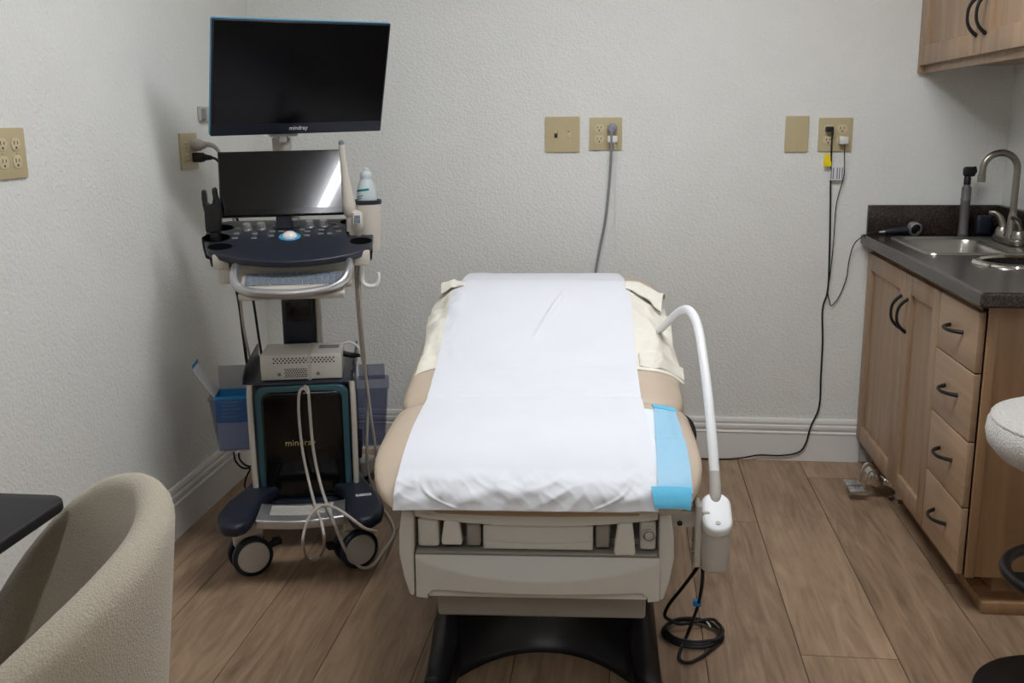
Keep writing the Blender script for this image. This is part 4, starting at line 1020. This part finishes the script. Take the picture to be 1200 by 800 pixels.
b = new(); tube(b, [(0, .008, 0), (0, .004, .03), (0, 0, .045), (0, -.004, .062), (0, -.006, .085), (0, -.008, .094)], [.0105, .011, .0145, .0185, .0185, .016], 18, 5, flat=.8); obj('body', b, 'beige', pb)
b = new(); box(b, -.0115, .0115, -.0225, -.012, .062, .089, .002, 2); kp = obj('keypad', b, 'white_plastic', pb)
b = new()
for i in range(3):
    for j in range(4): box(b, -.0088+i*.006, -.0032+i*.006, -.0235, -.0215, .0645+j*.0058, .0696+j*.0058, .0004, 1)
obj('keys', b, 'key', kp)

# cables of the cart
def ucord(label, pts, r, m, name='cable', k=6):
    return cord(name, [UM @ V(p) for p in pts], r, m, label, k, 9)
P = lambda px, py, v: ul(px, py, v)
def Fl(px, py, z=.005):
    p = UI @ at(px, py, Z=z); return p
pts = [P(349.5, 463, .128), P(350.5, 490, .128), P(355, 530, .126), P(364, 570, .118), P(372, 600, -.12), P(378, 622, -.125), P(380, 640, -.12)]
pts = [P(362, 462, .125), P(356, 455, .135), P(350.5, 462, .128), P(350.5, 490, .126), P(355, 530, .122), P(363, 568, .09), P(370, 594, -.04), P(376.5, 612, -.115), P(380, 632, -.13), Fl(377, 649, .02), Fl(369, 656, .006), Fl(360, 653, .006), P(355, 638, -.13), P(357, 620, -.135), P(365, 602, -.12), P(379, 592, -.1), P(395, 596, -.13), P(410, 606, -.16), P(428, 619, -.165), P(441, 622, -.14)]
ucord('warm grey cable dropping over the black cart front and looping under the foot bar', pts, .0042, 'cable')
pts = [P(357, 452, .14), P(361, 457, .13), P(363, 480, .126), P(367, 525, .122), P(375, 565, .1), P(384, 593, -.05), P(391, 611, -.125), P(399, 632, -.11), P(409, 651, -.085), P(424, 665, -.065), P(438, 661, -.05), P(449, 646, -.02), Fl(459, 632, .006), Fl(462, 620, .006), Fl(455, 604, .006), Fl(446, 592, .006), Fl(440, 570, .006)]
ucord('warm grey cable crossing the right front wheel and curving over the floor', pts, .0045, 'cable')
pts = [P(419, 272, .2), P(420, 285, .2), P(421, 330, .13), P(424, 380, .15), P(428, 430, .2), P(431, 470, .22), P(430, 520, .22), P(431, 550, .24), P(437, 572, .26)]
pts = [(.178, .24, .905), (.18, .236, .88)]+pts[2:]
ucord('long grey probe cable hanging straight from the right cup past the bin', pts, .0045, 'cable')
pts = [(.172, .21, .9), (.176, .2, .87), P(417, 320, .14), P(420, 370, .15), P(425, 420, .2), P(430, 450, .21), P(435, 490, .22), P(440, 525, .24), P(442, 545, .26)]
ucord('second grey probe cable spreading toward the table beside the right bin', pts, .0045, 'cable')
pts = [P(402, 402, .27), P(411, 401, .27), P(420, 407, .25), P(424, 418, .25), P(427, 432, .27), P(430, 450, .3)]
ucord('thin white cable from the upper side of the printer', pts, .0036, 'white_cable')
pts = [P(402, 414, .27), P(412, 416, .27), P(420, 416, .26), P(426, 420, .27), P(430, 440, .3)]
b = new(); tube(b, [UM @ V(p) for p in pts[:3]], [.009, .008, .006], 12, 3); tube(b, [UM @ V(p) for p in pts[2:]], .0042, 9, 5); tag(obj('printer_power_cable', b, 'black_rubber'), 'black power plug and cord in the side of the printer', 'cord')
pts = [P(421, 425, .3), P(414, 428, .3), P(411, 437, .29), P(411, 447, .3), P(414, 460, .33)]
ucord('thin white wire looping down between printer and right bin', pts, .002, 'white_cable')
pts = [P(277, 338, .3), P(281, 360, .32), P(286, 400, .36), P(291, 432, .42), P(300, 450, .56)]
ucord('black cord hanging down left of the column', pts, .0048, 'black_rubber')
pts = [P(281, 342, .3), P(285, 380, .33), P(292, 415, .38), P(299, 436, .42), P(304, 455, .56)]
ucord('beige cord hanging beside the black one left of the column', pts, .004, 'cable')
pts = [P(274, 530, .33), P(276, 540, .3), P(284, 548, .28), P(293, 549, .3), P(289, 558, .34), P(287, 570, .38), Fl(292, 578, .006), Fl(302, 580, .006)]
ucord('black wire looping below the left bin down to the floor', pts, .003, 'black_rubber')
pts = [P(280, 531, .34), P(281, 538, .32), P(288, 545, .31), P(297, 546, .33), P(302, 540, .4)]
ucord('short black wire loop directly under the left bin', pts, .003, 'black_rubber')
pts = [P(419, 528, .3), P(418, 545, .3), P(421, 558, .3), P(428, 566, .31), P(436, 560, .35), P(440, 550, .4)]
ucord('thick black cable loop under the right bin', pts, .006, 'black_rubber')

# ------------------------------------------------------------------ desk and tub chair (left foreground)
dk = thing('desk', 'black desk with rounded corner against the left wall', 'desk', (-1.112, .628, -.034))
b = new(); prism(b, rrect(.565, 1.42, .03, 6, 0, 0), .722, .741, 'z', .005, 3); obj('desktop', b, 'desk', dk)
for x in (-.23, .0):
    for y in (-.62, .55):
        b = new(); box(b, x-.02, x+.02, y-.02, y+.02, .034, .724, .003); obj('leg', b, 'black', dk)
b = new(); box(b, -.25, .02, -.64, -.6, .68, .7225, .002); box(b, -.25, .02, .53, .57, .68, .7225, .002); obj('rail', b, 'black', dk)

ch = thing('tub_chair', 'beige boucle tub chair with curved back at the black desk', 'chair', (-.78, 1.078, 0), math.radians(-71))
RXc, RYc, Z0, DR, PWc = .298, .19, .741, .243, 2.686
def shell(ph, t_, side):
    """t_: 0 at seat level .. 1 at rim; side -1 inner, +1 outer"""
    zr = Z0-DR*(abs(ph)/math.radians(120))**PWc
    zb = .30
    z = zb+(zr-zb)*t_
    flare = .74+.26*t_**.85
    th = .026
    rx, ry = (RXc+side*th)*flare, (RYc+side*th)*flare
    if side < 0: rx, ry = max(rx, .1), max(ry, .1)
    return V((rx*math.sin(ph), ry*math.cos(ph), z))
b = new(); loops = []
nph = 60
for i in range(nph+1):
    ph = math.radians(-128+256*i/nph); L = []
    for j in range(13): L.append(shell(ph, j/12, 1))
    # rounded rim
    o_, i_ = shell(ph, 1, 1), shell(ph, 1, -1); c_ = (o_+i_)/2; hw = (o_-i_)/2
    for j in range(1, 8):
        a = pi*j/8; L.append(c_+hw*math.cos(a)+V((0, 0, hw.length*1.05*math.sin(a))))
    for j in range(12, -1, -1): L.append(shell(ph, j/12, -1))
    loops.append(L)
loft(b, loops, closed=True, cap=True); obj('backrest', b, 'boucle', ch, ang=70)
b = new(); sp = []
for i in range(40):
    a = 2*pi*i/40; sp.append(((.205*math.copysign(abs(math.cos(a))**.8, math.cos(a))), -.06+.16*math.copysign(abs(math.sin(a))**.8, math.sin(a))))
prism(b, sp, .36, .46, 'z', .03, 4, ang=.9); obj('seat_cushion', b, 'boucle', ch, ang=70)
b = new(); prism(b, [(x*.94, y*.94) for x, y in sp], .29, .36, 'z', .02, 3, ang=.9); obj('seat_base', b, 'boucle', ch, ang=70)
for x, y in ((-.15, .09), (.15, .09), (-.15, -.18), (.15, -.18)):
    b = new(); tube(b, [(x, y, .3), (x*1.3, y*1.3, 0.0)], [.016, .010], 12, 1); obj('leg', b, 'black', ch)

# ------------------------------------------------------------------ stool (right edge)
st = thing('stool', 'round pale grey boucle stool with black foot ring and base', 'stool', (.985, 2.06, 0))
b = new(); lathe(b, [(0, .545), (.16, .547), (.205, .56), (.226, .585), (.23, .605), (.228, .625), (.218, .64), (.19, .652), (.1, .66), (0, .662)], 56); obj('seat', b, 'boucle_grey', st, ang=70)
b = new(); tube(b, [(.219*math.cos(2*pi*i/40), .219*math.sin(2*pi*i/40), .638) for i in range(41)], .004, 8, 1); obj('seam', b, 'boucle_grey', st)
b = new(); lathe(b, [(0, .012), (.03, .012), (.03, .3), (.022, .302), (.022, .545), (0, .545)], 24); obj('column', b, 'black', st)
b = new(); tube(b, [(.165*math.cos(2*pi*i/48), .165*math.sin(2*pi*i/48), .3) for i in range(49)], .0125, 12, 1)
tube(b, [(.02, 0, .3), (.16, 0, .3)], .01, 10, 1); tube(b, [(-.02, 0, .3), (-.16, 0, .3)], .01, 10, 1); obj('foot_ring', b, 'black', st)
b = new(); lathe(b, [(0, 0), (.205, 0), (.207, .003), (.205, .008), (.06, .02), (.03, .03), (0, .03)], 56); obj('base', b, 'black', st)

# ------------------------------------------------------------------ world and view
w = bpy.data.worlds.new('world'); S.world = w; w.use_nodes = True
w.node_tree.nodes['Background'].inputs[0].default_value = (.5, .5, .5, 1); w.node_tree.nodes['Background'].inputs[1].default_value = .02
S.view_settings.view_transform = 'Standard'; S.view_settings.look = 'None'; S.view_settings.gamma = 1; S.view_settings.use_curve_mapping = False
S.view_settings.exposure = .0
S.cycles.use_denoising = True
S.cycles.max_bounces = 8; S.cycles.diffuse_bounces = 5
